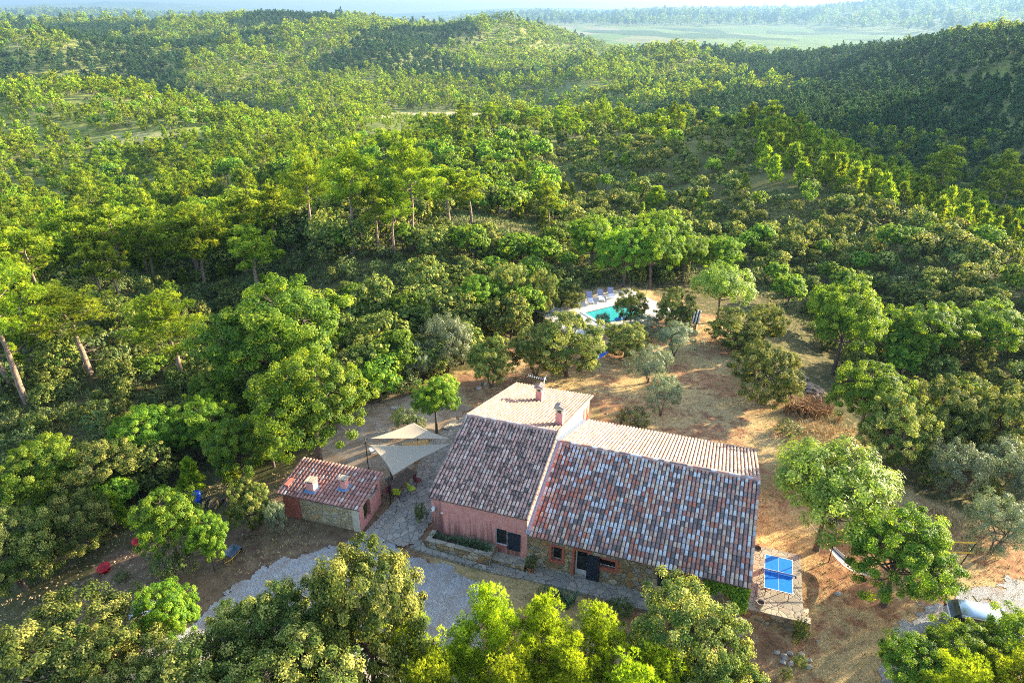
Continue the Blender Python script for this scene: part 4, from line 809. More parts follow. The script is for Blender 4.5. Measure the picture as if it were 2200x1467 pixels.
onmesh(m.build('stone_ledge', M['crazy_paving'], None, HO, HROT), 'narrow flagstone ledge along the foot of the planter', 'ledge')
m = MB(); m.prism([(.16,-1.22),(3.6,-1.12),(6.5,-1.18),(9.2,-1.05),(12.3,-1.1),(12.3,-.002),(.16,-.002)], -.4, [.10,.09,.08,.07,.05,.05,.10])
onmesh(m.build('paved_walkway', M['crazy_paving'], None, HO, HROT), 'crazy paved walkway along the stone front of the house', 'walkway')
tr = hthing('stone_terrace', 'paved terrace with rubble retaining wall beside the house end', 'terrace', 13.7, 1.2, 0)
m = MB(); m.box(-1.75, 1.55, .22, 5.2, -1.8, -.26); m.build('paving', M['crazy_paving'], tr)
m = MB(); m.box(-2.2, 1.85, -.15, .218, -2.0, -.26); m.box(1.551, 1.85, .218, 1.0, -2.0, -.30); m.build('retaining_wall', M['rubble_stone'], tr)
m = MB(); m.box(-2.24, 1.90, -.20, .25, -.258, -.19); m.build('rim', M['coping_stone'], tr, bevel=.015)
def foliage_mesh(name, P, N, L, W, m, parent=None, rnd=None, seed=1, droop=0):
    rng = np.random.default_rng(seed); V, F = leafs(np.asarray(P, float), unit(np.asarray(N, float)), L, W, rng, droop); return link(name, np_mesh(name, V, [F], [M[m]], None, rng.random(len(F)) if rnd is None else rnd), parent)
def blades(name, centres, per, hgt, wid, lean, m, seed, spread=.08, loc=None, rotz=None):
    rng = np.random.default_rng(seed); C = np.repeat(np.asarray(centres, float), per, 0); n = len(C); a = rng.uniform(0, 6.28, n); C = C + np.stack([np.cos(a), np.sin(a), 0 * a], -1) * rng.uniform(0, spread, (n, 1))
    H = hgt * rng.uniform(.6, 1.25, (n, 1)); d = np.stack([np.cos(a), np.sin(a), 0 * a], -1); B = np.stack([-np.sin(a), np.cos(a), 0 * a], -1) * wid / 2; ln = lean * rng.uniform(.3, 1.3, (n, 1))
    mid = C + d * H * ln * .35 + np.array([0, 0, 1]) * H * .6; tip = C + d * H * ln + np.array([0, 0, 1]) * H * (1 - .35 * ln)
    V = np.stack([C - B, C + B, mid + B * .8, mid - B * .8, tip], 1).reshape(-1, 3); i = np.arange(n)[:, None] * 5; Q = np.hstack([i, i + 1, i + 2, i + 3]); T = np.hstack([i + 3, i + 2, i + 4])
    return link(name, np_mesh(name, V, [Q, T], [m if not isinstance(m, str) else M[m]], None, rng.random(2 * n)), None, loc, rotz)
rg = random.Random(12)
M['iris_leaf'] = leaf_mat('iris_leaf', (.04,.09,.045), (.09,.16,.08), (.20,.26,.13), (1.4,1.4,.8), .3)
for k in range(9):
    u = -1.75 + k * .43; dense = k > 3
    x, y, _ = hw(-3.95 + u, -.5 + rg.uniform(-.02, .12)); o = blades('iris_clump', [(0, 0, 0)] + [(rg.uniform(-.16, .16), rg.uniform(-.16, .16), 0) for _ in range(5 if dense else 2)], 12, .55 if dense else .28, .035, .8, 'iris_leaf', 40 + k, .1, (x, y, .80))
    tag(o, 'arching grey green iris clump growing in the raised planter' if dense else 'short sparse plant tuft at the shady end of the raised planter', 'plant', 'iris clumps in the raised planter' if dense else 'short tufts at the shady end of the planter')
def pot(u, v, z, r, h, m, label, plantlabel=None, plants='shrub'):
    x, y, _ = hw(u, v); o = empty('flower_pot', (x, y, z)); tag(o, label, 'flower pot')
    q = MB(); q.lathe([(r * .62, 0), (r * .66, .01), (r * .95, h * .86), (r * 1.08, h * .87), (r * 1.1, h), (r * .96, h), (r * .92, h * .8)], 20, cap=(True, False)); q.build('pot', m, o)
    q = MB(); q.lathe([(.001, h * .84), (r * .93, h * .84)], 16, cap=(False, False)); q.build('soil', M['soil'], o)
    if plantlabel: plant(plants, x, y, z + h * .8, .85, .38, 'A', plantlabel, 'plant')
pot(.42, -.52, .10, .24, .36, M['terracotta'], 'terracotta pot standing by the corner of the stone step', 'bushy green plant growing in the terracotta pot')
pot(13.0, 1.33, -.19, .2, .38, plain('pale_clay', (.40,.36,.30), .85), 'pale clay pot of bare soil on the terrace wall')
m = MB(); m.lathe([(.10, 0), (.25, .08), (.27, .13), (.25, .13), (.08, .03)], 18, cap=(True, True)); x, y, _ = hw(12.72, 5.9); onmesh(m.build('black_bowl', M['black_metal'], None, (x, y, g1(x, y) + .1)), 'small black bowl lying by the house end', 'bowl')
ac = hthing('air_conditioner', 'white air conditioning unit low on the end wall by the terrace pot', 'air conditioner', 12.16, 1.35, -.19)
m = MB(); m.box(-.16, .16, -.4, .4, .03, .60); m.build('casing', M['white_plastic'], ac, bevel=.02); m = MB(); m.lathe([(.19, 0), (.19, .012)], 20); g = m.build('grille', M['black_metal'], ac, (.162, -.08, .32)); g.rotation_euler = (0, math.pi / 2, 0)
rngv = np.random.default_rng(9); n = 2600; uu = rngv.uniform(9.9, 12.2, n); vv = np.where(rngv.random(n) < .75, rngv.uniform(-.32, -.02, n), rngv.uniform(-.2, 1.0, n)); uu = np.where(vv > 0, 12.05 + rngv.uniform(0, .2, n), uu); zz = rngv.uniform(.6, 2.35, n) - (12.2 - uu) * .0
kk = zz > 1.2 + .5 * np.sin(uu * 3) - .4 * (uu - 11) ; P_ = np.stack([uu, vv, zz], -1)[kk]
iv = foliage_mesh('climbing_vine', P_, np.stack([rngv.normal(size=len(P_)) * .4, -np.ones(len(P_)), .5 + rngv.normal(size=len(P_)) * .4], -1), .13, .11, 'oak_leaf', None, seed=3); iv.location = HO; iv.rotation_euler = (0, 0, HROT)
tag(iv, 'green climbing vine on the front right corner of the house', 'vine')
# ------------------------------------------------------------------ table tennis
M['blue_table'] = plain('blue_table', (.02,.19,.68), .3, var=.06); M['line_white'] = plain('line_white', (.80,.82,.85), .5); M['navy_metal'] = plain('navy_metal', (.02,.03,.07), .4, .5)
tt = empty('table_tennis_table', (15.13, 29.39, -.26), -.34); tag(tt, 'blue table tennis table with white lines and net on the terrace', 'table tennis table')
for s_ in (-1, 1):
    m = MB(); m.box(-.762, .762, .006 if s_ > 0 else -1.37, 1.37 if s_ > 0 else -.006, .735, .76); o = m.build('table_top', M['blue_table'], tt)
    q = MB(); ya, yb = (.02, 1.37) if s_ > 0 else (-1.37, -.02)
    q.box(-.762, -.735, ya, yb, .7605, .763); q.box(.735, .762, ya, yb, .7605, .763); q.box(-.735, .735, *( (1.343, 1.37) if s_ > 0 else (-1.37, -1.343)), .7605, .763); q.box(-.004, .004, *((.02, 1.343) if s_ > 0 else (-1.343, -.02)), .7605, .7625); q.build('lines', M['line_white'], o)
    q = MB(); q.box(-.74, .74, min(s_ * .1, s_ * 1.32), max(s_ * .1, s_ * 1.32), .69, .734); q.build('apron', M['navy_metal'], o)
    for sx in (-1, 1):
        q = MB(); q.tube([(sx * .6, s_ * 1.1, .7), (sx * .62, s_ * 1.15, 0)], .02, 8); q.build('leg', M['navy_metal'], tt)
        q = MB(); q.tube([(sx * .6, s_ * .25, .7), (sx * .6, s_ * .35, 0)], .02, 8); q.build('leg', M['navy_metal'], tt)
q = MB(); q.box(-.9, .9, -.004, .004, .775, .885); nt_ = q.build('net', plain('net_mauve', (.30,.30,.42), .8), tt); q = MB(); q.box(-.9, .9, -.007, .007, .8855, .905); q.build('tape', M['line_white'], nt_)
for sx in (-1, 1): q = MB(); q.tube([(sx * .91, 0, .70), (sx * .91, 0, .91)], .014, 8); q.box(sx * .91 - .03, sx * .91 + .03, -.04, .04, .70, .74); q.build('net_post', M['navy_metal'], tt)
# ------------------------------------------------------------------ outdoor kitchen (low tiled building by the path)
kx, ky = -9.35, 33.32; kit = empty('outdoor_kitchen', (kx, ky, 0), -R(17)); tag(kit, 'low outdoor kitchen of pink render and stone with two stubby chimneys', 'outbuilding')
W_, D_ = 5.45, 2.75
m = MB(); m.box(-1.75 - 2.45, -.45, 0.03, .40, -.4, 1.82); m.build('stone_wall', M['pale_rubble'], kit)
m = MB(); m.box(-W_, -4.2, .06, .36, -.4, 1.82); m.box(-W_, -W_ + .3, .36, 2.7, -.4, 2.2); m.build('side_wall', plain('red_render', (.38,.12,.085), .9, var=.18, scale=4), kit)
m = MB(); m.box(-.45, 0, 0, .5, -.4, 1.84); m.box(-.28, 0, .5, 1.35, -.4, .42); m.box(-.28, 0, 1.35, D_, -.4, 1.48); m.box(-.3, 0, D_ - .3, D_, 1.48, 2.14); m.box(-W_ + .3, -.3, D_ - .3, D_ - .02, -.4, 2.1); m.build('pink_wall', M['pink_render'], kit)
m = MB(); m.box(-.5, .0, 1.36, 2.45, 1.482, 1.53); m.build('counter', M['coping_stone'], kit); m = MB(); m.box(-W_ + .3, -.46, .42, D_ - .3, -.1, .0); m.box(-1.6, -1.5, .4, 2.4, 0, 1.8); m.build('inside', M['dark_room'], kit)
m = MB(); m.box(-.52, -.04, -.02, .0, -.3, 1.84); m.build('corner_trim', M['cream_trim'], kit)
tiled('roof', -W_ - .15, .12, 3.0, 2.42, -.22, 1.90, 'tiles_red', kit, 21, .34, .235)
m = MB(); m.box(-W_ - .1, .05, 0.0, .06, 1.70, 1.84); m.build('cornice', M['cream_trim'], kit)
for (cx_, cy_, w_) in ((-3.55, .62, .50), (-1.62, 1.25, .40)):
    zb = 1.94 + (cy_ + .22) * .16; m = MB(); m.box(cx_ - w_ / 2, cx_ + w_ / 2, cy_ - w_ / 2, cy_ + w_ / 2, zb - .3, zb + .62); c = m.build('chimney', M['pink_render'], kit)
    m = MB()
    for sx in (-1, 1):
        for sy in (-1, 1): m.box(cx_ + sx * (w_ / 2 - .05) - .035, cx_ + sx * (w_ / 2 - .05) + .035, cy_ + sy * (w_ / 2 - .05) - .035, cy_ + sy * (w_ / 2 - .05) + .035, zb + .62, zb + .74)
    m.box(cx_ - w_ / 2 + .02, cx_ + w_ / 2 - .02, cy_ - w_ / 2 + .02, cy_ + w_ / 2 - .02, zb + .621, zb + .64, 1); m.build('vent', [M['cream_trim'], M['dark_room']], c)
    m = MB(); m.box(cx_ - w_ / 2 - .06, cx_ + w_ / 2 + .06, cy_ - w_ / 2 - .06, cy_ + w_ / 2 + .06, zb + .74, zb + .79); m.build('slab', M['coping_stone'], c, bevel=.01)
    m = MB(); m.add([(cx_ - w_/2 - .12, cy_ - w_/2 - .2, zb + .02), (cx_ + w_/2 + .16, cy_ - w_/2 - .2, zb + .02), (cx_ + w_/2 + .16, cy_ + w_/2 + .1, zb + .12), (cx_ - w_/2 - .12, cy_ + w_/2 + .1, zb + .12)], [(0,1,2,3)]); m.build('flashing', M['leaf_blue_flash'], c)
def kw(u, v): a = -R(17); return kx + u * math.cos(a) - v * math.sin(a), ky + u * math.sin(a) + v * math.cos(a)
x, y = kw(-.2, .9); plant('shrub', x - .25, y + .05, .15, 1.35, .42, 'A', 'bushy plant in the opening of the outdoor kitchen', 'plant')
for (u_, v_, c_, lb, hh) in ((-.18, 1.5, (.75,.75,.75), 'white spray bottle on the outdoor kitchen counter', .28), (-.22, 1.85, (.08,.25,.6), 'blue detergent bottle on the outdoor kitchen counter', .22)):
    x, y = kw(u_, v_); m = MB(); m.lathe([(.07, 0), (.075, .02), (.07, hh * .6), (.03, hh * .75), (.03, hh)], 12); m.box(-.06, .03, -.015, .015, hh * .9, hh * 1.02); onmesh(m.build('bottle', plain('bottle_' + lb[:4], c_, .3), None, (x, y, 1.532)), lb, 'bottle')
x, y = kw(-.2, 2.2); m = MB(); m.tube([(-.05, -.25, .06), (.05, .28, .09)], .055, 10); onmesh(m.build('rolled_mat', plain('pale_roll', (.55,.55,.52), .7), None, (x, y, 1.535)), 'pale rolled mat lying on the outdoor kitchen counter', 'rolled mat')
# ------------------------------------------------------------------ shade sails, dining tables and chairs
t = NT('sail_cloth'); n = t.noise(t.obj(), 90, 2); p_ = t.bsdf(t.ramp(n, [(.3, (.43,.365,.28)), (.7, (.48,.41,.32))]), .85, spec=.1); tl = t.n("BsdfTranslucent"); tl.inputs[0].default_value = (.6,.5,.38,1); mx = t.n("MixShader"); mx.inputs[0].default_value = .22; t.l(p_.outputs[0], mx.inputs[1]); t.l(tl.outputs[0], mx.inputs[2]); M['sail_cloth'] = t.done(mx)
def sail(name, A, B, C, label, sag, wrinkle):
    A, B, C = map(np.array, (A, B, C)); n = 36; V = []; idx = {}; cen = (A + B + C) / 3
    for i in range(n + 1):
        for j in range(n + 1 - i):
            a, b = i / n, j / n; c = 1 - a - b; p = A * a + B * b + C * c
            e = min(a, b, c); tt_ = 27 * a * b * c
            pull = .17 * 4 * max(a * b, b * c, a * c) * (1 - min(1, e * 3)) ** 2                   # concave edges
            p = p + (cen - p) * pull * .8; p = p + np.array([0, 0, -sag * tt_])
            ang = b / (b + c + 1e-6); p[2] += wrinkle * .045 * math.sin(ang * 46) * min(1, a * 2.2) * (1 - a) * min(1, e * 14)
            idx[i, j] = len(V); V.append(p)
    F = []
    for i in range(n):
        for j in range(n - i):
            F.append((idx[i, j], idx[i + 1, j], idx[i, j + 1]))
            if j < n - i - 1: F.append((idx[i + 1, j], idx[i + 1, j + 1], idx[i, j + 1]))
    me = np_mesh(name, np.array(V), [np.array(F)], [M['sail_cloth']], smooth=True); o = link(name, me); md = o.modifiers.new("cloth", 'SOLIDIFY'); md.thickness = .006
    root = tag(o, label, 'shade sail'); q = MB()
    for P in (A, B, C): d = P - cen; d = d / np.linalg.norm(d); q.tube([tuple(P - d * .02), tuple(P + d * .3)], .012, 6)
    q.build('corner_rope', M['black_metal'], o); return o
SA = (-9.75, 39.2, 3.0)
sail('shade_sail', SA, (-7.05, 41.6, 2.8), (-4.15, 39.0, 3.1), 'beige triangular shade sail, the rear one catching the sun', .12, .4)
sail('shade_sail', (-9.70, 38.7, 2.85), (-7.69, 36.02, 2.3), (-4.0, 38.35, 3.2), 'beige triangular shade sail, the front one with folds at its left corner', .18, 1.2)
for (x, y, h, lb) in ((-9.95, 39.05, 3.1, 'thin metal pole at the left corner shared by the shade sails'), (-7.9, 35.75, 2.4, 'thin metal pole at the low front corner of the shade sails'), (-6.85, 41.9, 2.9, 'thin metal pole behind the sunlit shade sail')):
    m = MB(); z = g1(x, y); m.tube([(0, 0, -.2), (0, 0, h - z)], .03, 8); m.lathe([(.07, 0), (.07, .03)], 10, (0, 0, 0)); onmesh(m.build('pole', M['black_metal'], None, (x, y, z + .03)), lb, 'pole')
M['golden_wood'] = plain('golden_wood', (.50,.30,.10), .6, var=.25, scale=12); M['dark_wood'] = plain('dark_wood', (.10,.065,.045), .6)
def table(x, y, rot, L, W, m_, label, z):
    o = empty('garden_table', (x, y, z), rot); tag(o, label, 'table'); q = MB(); n = 8
    for k in range(n): q.box(-L / 2, L / 2, -W / 2 + W * k / n + .006, -W / 2 + W * (k + 1) / n - .006, .71, .74)
    q.box(-L / 2 + .1, -L / 2 + .18, -W / 2, W / 2, .67, .708); q.box(L / 2 - .18, L / 2 - .1, -W / 2, W / 2, .67, .708); q.build('table_top', m_, o)
    for sx in (-1, 1):
        for sy in (-1, 1): q = MB(); q.box(sx * (L / 2 - .14) - .035, sx * (L / 2 - .14) + .035, sy * (W / 2 - .1) - .035, sy * (W / 2 - .1) + .035, 0, .67); q.build('leg', m_, o)
table(-6.95, 41.3, .2, 1.9, .85, M['golden_wood'], 'golden slatted wooden table seen between the two shade sails', g1(-6.95, 41.3) + .03)
table(-7.35, 37.4, 1.05, 2.2, .95, M['dark_wood'], 'dark wooden dining table under the folded shade sail', g1(-7.35, 37.4) + .03)
def chair(x, y, rot, m_, label, group=None):
    z = g1(x, y) + .03; o = empty('garden_chair', (x, y, z), rot); tag(o, label, 'chair', group)
    q = MB(); q.box(-.22, .22, -.22, .22, .42, .45); q.build('seat', m_, o); q = MB()
    for k in range(5): q.box(-.21 + k * .09, -.15 + k * .09, .20, .225, .45, .86)
    q.box(-.22, .22, .195, .23, .86, .91); q.build('backrest', m_, o)
    for sx in (-1, 1):
        for sy in (-1, 1): q = MB(); q.tube([(sx * .19, sy * .19, .42), (sx * .22, sy * .23, 0)], .014, 6); q.build('leg', M['black_metal'], o)
M['lime'] = plain('lime', (.42,.50,.03), .5); M['maroon'] = plain('maroon', (.16,.02,.03), .5)
for a_ in ((-7.55, 36.35, 3.0, M['lime'], 'lime green garden chair at the near end of the dark table'), (-6.65, 36.75, 2.2, M['lime'], 'lime green garden chair on the path side of the dark table'), (-6.35, 37.6, 2.2, M['maroon'], 'maroon garden chair on the path side of the dark table'),
           (-8.3, 36.6, -2.3, M['maroon'], 'maroon garden chair beside the low front pole'), (-8.3, 37.7, -1.0, M['dark_wood'], 'dark garden chair at the far side of the dark table')): chair(*a_)
x, y = -9.95, 41.5; m = MB(); m.box(-.4, .4, -.25, .25, .28, .32); m.box(-.35, .35, -.2, .2, 0, .28); onmesh(m.build('storage_bench', M['white_plastic'], None, (x, y, g1(x, y) + .03), .5, bevel=.02), 'low white garden bench box left of the shade sails', 'bench')
m = MB(); m.prism([(-.33,-.2),(.28,-.24),(.35,.18),(-.25,.22)], 0, .06); onmesh(m.build('stone_slab', M['concrete'], None, (-9.49, 47.93, g1(-9.49, 47.93) + .02)), 'pale flat slab lying on the bare ground behind the sails', 'slab')
x, y = -4.7, 45.0; m = MB(); m.box(-.2, .2, -.75, .75, 0, .14); onmesh(m.build('low_wall', M['coping_stone'], None, (x, y, g1(x, y)), -.6), 'short low stone kerb beside the top of the paved path', 'kerb')
# ------------------------------------------------------------------ pool, loungers, fence, pool hut
PO, PR = (2.5, 69.12), R(29.5); PZ = -.45
def pw(a, b): c, s = math.cos(PR), math.sin(PR); return PO[0] + a * c + b * s, PO[1] + a * s - b * c     # a along the far edge, b towards the house
t = NT('pool_deck'); o_ = t.obj(); n = t.noise(o_, 1.4, 5, .6); br = t.n("TexBrick", i_Scale=1.0); br.inputs["Color1"].default_value = (.58,.52,.45,1); br.inputs["Color2"].default_value = (.64,.59,.52,1); br.inputs["Mortar"].default_value = (.42,.36,.30,1); br.inputs["Mortar Size"].default_value = .012; br.inputs["Brick Width"].default_value = .5; br.inputs["Row Height"].default_value = .5; t.l(o_, br.inputs[0])
M['deck'] = t.done(t.bsdf(t.mix(t.ramp(n, [(.45, (0,0,0)), (.75, (.5,.5,.5))]), br.outputs[0], (.46,.40,.34)), .85))
LX0, LX1, LY0, LY1 = 4.35, 10.2, 3.1, 6.55                          # basin in deck coordinates
m = MB(); 
for (a0, a1, b0, b1) in ((0, LX0, 0, 8.2), (LX1, 13.2, 0, 8.2), (LX0, LX1, 0, LY0), (LX0, LX1, LY1, 8.2)): m.box(a0, a1, -b1, -b0, -1.6, 0)
deck = m.build('pool_terrace', M['deck'], None, (PO[0], PO[1], PZ), PR); tag(deck, 'pale stone terrace round the swimming pool', kind='structure')
m = MB(); m.box(-.28, 0, -8.2, .28, -1.7, .10); m.box(0, 13.2, .0, .28, -1.7, .14); onmesh(m.build('pool_wall', M['pale_rubble'], None, (PO[0], PO[1], PZ), PR), 'low stone wall edging the back and left of the pool terrace', 'wall')
sp = tag(empty('swimming_pool', (*pw((LX0 + LX1) / 2, (LY0 + LY1) / 2), PZ), PR), 'turquoise rectangular swimming pool in a pale terrace', 'swimming pool'); hx, hy = (LX1 - LX0) / 2, (LY1 - LY0) / 2
m = MB(); m.add([(-hx, -hy, -.02), (hx, -hy, -.02), (hx, hy, -.02), (-hx, hy, -.02), (-hx, -hy, -1.35), (hx, -hy, -1.35), (hx, hy, -1.35), (-hx, hy, -1.35)], [(4,5,6,7),(0,4,7,3),(1,2,6,5),(0,1,5,4),(3,7,6,2)]); m.build('liner', plain('pool_liner', (.10,.80,.80), .6, var=.04), sp)
t = NT('pool_water'); n = t.noise(t.obj(), 2.2, 3); g_ = t.bsdf((.10,.85,.85), .04, t.bump(n, .25, .04), spec=.5); g_.inputs["Transmission Weight"].default_value = .6; g_.inputs["IOR"].default_value = 1.33
M['pool_water'] = t.done(g_); m = MB(); m.add([(-hx, -hy, 0), (hx, -hy, 0), (hx, hy, 0), (-hx, hy, 0)], [(0,1,2,3)]); o = m.build('water', M['pool_water'], sp, (0, 0, -.12))
m = MB(); e = .3
m.box(-hx - e, hx + e, -hy - e, -hy, .002, .05); m.box(-hx - e, hx + e, hy, hy + e, .002, .05); m.box(-hx - e, -hx, -hy, hy, .002, .05); m.box(hx, hx + e, -hy, hy, .002, .05); m.build('rim', plain('pool_rim', (.70,.66,.60), .8), sp, bevel=.01)
M['lounger_cloth'] = plain('lounger_cloth', (.30,.28,.36), .8); M['lounger_white'] = plain('lounger_white', (.66,.63,.64), .6)
for k, (x, y, r_, lb) in enumerate(((8.75, 71.6, .02, 'sun lounger nearest the white stool by the pool'), (10.05, 72.3, .0, 'middle sun lounger of the row by the pool'), (11.25, 72.9, -.05, 'sun lounger at the far end of the row by the pool'))):
    o = empty('sun_lounger', (x, y, PZ), r_); tag(o, lb, 'sun lounger', 'sun loungers in a row by the pool')
    m = MB(); m.box(-.34, -.28, -.98, .95, .28, .34); m.box(.28, .34, -.98, .95, .28, .34); m.box(-.28, .28, -.98, -.92, .28, .34); m.box(-.28, .28, .90, .95, .28, .34); m.build('frame', M['lounger_white'], o)
    m = MB(); m.box(-.275, .275, -.92, .28, .345, .375); m.build('seat', M['lounger_white'], o)
    m = MB(); a = R(42); m.add([(-.33, .28, .345), (.33, .28, .345), (.33, .28 + .85 * math.cos(a), .345 + .85 * math.sin(a)), (-.33, .28 + .85 * math.cos(a), .345 + .85 * math.sin(a)), (-.33, .31, .31), (.33, .31, .31), (.33, .31 + .85 * math.cos(a), .31 + .85 * math.sin(a)), (-.33, .31 + .85 * math.cos(a), .31 + .85 * math.sin(a))], [(0,1,2,3),(7,6,5,4),(0,4,5,1),(1,5,6,2),(2,6,7,3),(3,7,4,0)]); m.build('backrest', M['lounger_cloth'], o)
    for sx in (-1, 1):
        for sy in (-.85, .8): m = MB(); m.tube([(sx * .31, sy, .3), (sx * .31, sy, 0)], .02, 6); m.build('leg', M['lounger_white'], o)
m = MB(); m.lathe([(.2, 0), (.18, .04), (.18, .38), (.22, .40), (.22, .44)], 14); onmesh(m.build('stool', M['white_plastic'], None, (7.35, 70.5, PZ)), 'small white round stool left of the sun loungers', 'stool')
for (x, y, rot, c, lb) in ((11.6, 66.6, .5, (.02,.18,.55), 'blue pool float lying at the near edge of the pool'), (13.2, 67.1, .4, (.35,.38,.06), 'olive yellow pool float lying at the near edge of the pool')):
    m = MB(); m.tube([(-.75 + .25 * q, .04 * math.sin(q * 2), .10 + .03 * math.sin(q)) for q in range(7)], [.05, .16, .17, .17, .17, .15, .06], 10); m.tube([(-.7 + .25 * q, .3 + .04 * math.sin(q * 2), .10) for q in range(7)], [.05, .15, .16, .16, .16, .13, .05], 10); onmesh(m.build('pool_float', plain('float_' + lb[:4].strip(), c, .4), None, (x, y, PZ + .02), rot), lb, 'pool float')
fen = tag(empty('pool_fence', (PO[0], PO[1], PZ), PR), 'thin dark green wire fence on posts round the pool', 'fence'); M['fence_green'] = plain('fence_green', (.015,.05,.03), .5)
pts = [(-.5, -8.4), (-.5, -5.6), (-.5, -2.8), (-.5, .5), (2.6, .5), (5.3, .5), (8.0, .5), (10.7, .5), (13.5, .5), (13.5, -2.4), (13.5, -5.3), (13.5, -8.4), (10.7, -8.4), (7.9, -8.4), (5.1, -8.4), (2.3, -8.4)]
for a, b in pts: m = MB(); m.tube([(a, b, -1.2), (a, b, 1.25)], .032, 6); m.build('post', M['fence_green'], fen)
m = MB()
for i in range(len(pts)):
    (a, b), (c, d) = pts[i], pts[(i + 1) % len(pts)]
    for z in (.1, .5, .85, 1.2): m.tube([(a, b, z), (c, d, z)], .005, 3, cap=False)
m.build('wire', M['fence_green'], fen)
for (x, y, lb) in ((4.1, 67.9, 'curled black hose at the left corner of the pool terrace'),):
    m = MB(); m.tube([(math.cos(q * .5) * (.32 + .01 * q), math.sin(q * .5) * (.32 + .01 * q), .03 + .004 * q) for q in range(30)], .02, 5); onmesh(m.build('garden_hose', M['black_metal'], None, (x, y, PZ)), lb, 'hose')
hut = tag(empty('pool_hut', (18.3, 64.9, g1(18.3, 64.6)), -.35), 'small stone pool pump hut with a striped tile roof', 'hut')
m = MB(); m.box(-.85, .85, -.95, .95, -.5, 1.05); m.build('wall', M['rubble_stone'], hut)
m = MB(); m.add([(-1.05,-1.15,1.06),(1.05,-1.15,1.06),(1.05,1.2,1.52),(-1.05,1.2,1.52),(-1.05,-1.15,1.14),(1.05,-1.15,1.14),(1.05,1.2,1.60),(-1.05,1.2,1.60)], [(0,3,2,1),(4,5,6,7),(0,1,5,4),(1,2,6,5),(2,3,7,6),(3,0,4,7)])
for k in range(8): m.tube([(-.98 + k * .28, -1.2, 1.17), (-.98 + k * .28, 1.22, 1.63)], .085, 8, 1)
m.build('roof', [plain('roof_dark', (.06,.055,.05), .9), plain('roof_ridge', (.62,.56,.46), .8)], hut)
m = MB(); m.box(-.3, .3, -.97, -.952, -.2, .85); m.build('door', M['dark_wood'], hut)
# ------------------------------------------------------------------ pond
x, y = -10.9, 66.2
m = MB(); K = 30; m.add([(0, 0, 0)] + [(math.cos(2 * math.pi * k / K) * 3.3 * (1 + .12 * math.sin(3 * k)), math.sin(2 * math.pi * k / K) * 4.6 * (1 + .1 * math.cos(2.3 * k)), 0) for k in range(K)], [(0, 1 + k, 1 + (k + 1) % K) for k in range(K)])
t = NT('pond_water'); M['pond_water'] = t.done(t.bsdf((.008,.045,.085), .08, t.bump(t.noise(t.obj(), 3, 3), .15, .03), spec=.6)); zp = max(g1(x + a, y + b) for a, b in ((0,0),(2.6,0),(-2.6,0),(0,3.8),(0,-3.8))) + .06
tag(m.build('pond_water', M['pond_water'], None, (x, y, zp)), 'dark blue pond water shaded by the thicket', kind='structure')
pd = tag(empty('pond_deck', (-9.3, 68.2, zp + .25), -.5), 'small weathered plank deck at the edge of the pond', 'deck')
for k in range(7): m = MB(); m.box(-1.0, 1.0, -.62 + k * .18, -.47 + k * .18, 0, .04); m.build('board', plain('grey_board%d' % k, (.34 - .02 * (k % 3), .31, .27), .85), pd)
for sx in (-.8, .8): m = MB(); m.box(sx - .05, sx + .05, -.62, .62, -.35, -.002); m.build('beam', M['dark_wood'], pd)
m = MB(); A, B, C = Vector((-1.6, 0, 0)), Vector((-1.4, .2, 2.3)), Vector((1.7, .5, .9)); D_2 = Vector((1.5, .3, 0)); m.add([A, D_2, C, B, A + Vector((0, .02, 0)), D_2 + Vector((0, .02, 0)), C + Vector((0, .02, 0)), B + Vector((0, .02, 0))], [(0,1,2,3),(7,6,5,4),(0,4,5,1),(1,5,6,2),(2,6,7,3),(3,7,4,0)])
onmesh(m.build('shade_net', plain('teal_net', (.01,.09,.10), .7), None, (-10.4, 69.4, zp)), 'dark teal shade netting strung up behind the pond', 'netting')
# ------------------------------------------------------------------ hammocks and the badminton net
def hammock(A, B, w, sag, cols, label, ropes):
    A, B = np.array(A, float), np.array(B, float); o = empty('hammock', tuple((A + B) / 2)); mid = (A + B) / 2; d = unit(B - A); sd = unit(np.cross(d, [0, 0, 1])); n, k = 24, 12; V = []; r = []
    for i in range(n + 1):
        t_ = i / n; c = A + (B - A) * t_ + np.array([0, 0, -sag * 4 * t_ * (1 - t_)]); ww = w * (.62 + .38 * math.sin(t_ * math.pi))
        for j in range(k + 1): q = j / k * 2 - 1; V.append(c + sd * ww / 2 * q + np.array([0, 0, .10 * q * q]) - mid)
    F = [(i * (k + 1) + j, i * (k + 1) + j + 1, (i + 1) * (k + 1) + j + 1, (i + 1) * (k + 1) + j) for i in range(n) for j in range(k)]; r = [((j * 5) % k) / k for i in range(n) for j in range(k)]
    t = NT('hammock_cloth'); m_ = t.done(t.bsdf(t.ramp(t.attr('rnd'), cols, 'CONSTANT'), .85)); b = link('cloth', np_mesh('hammock_cloth', np.array(V), [np.array(F)], [m_], None, r, True), o); md = b.modifiers.new('t', 'SOLIDIFY'); md.thickness = .01
    for P, Q in ((A, ropes[0]), (B, ropes[1])):
        q = MB(); e = P - unit(B - A) * 0
        for s_ in (-.25, 0, .25): q.tube([tuple(P + sd * s_ - mid), tuple((P + (np.array(Q) - P) * .35) - mid)], .008, 4)
        q.tube([tuple((P + (np.array(Q) - P) * .35) - mid), tuple(np.array(Q) - mid)], .012, 5); q.build('rope', M['cream_trim'], o)
    return tag(o, label, 'hammock')
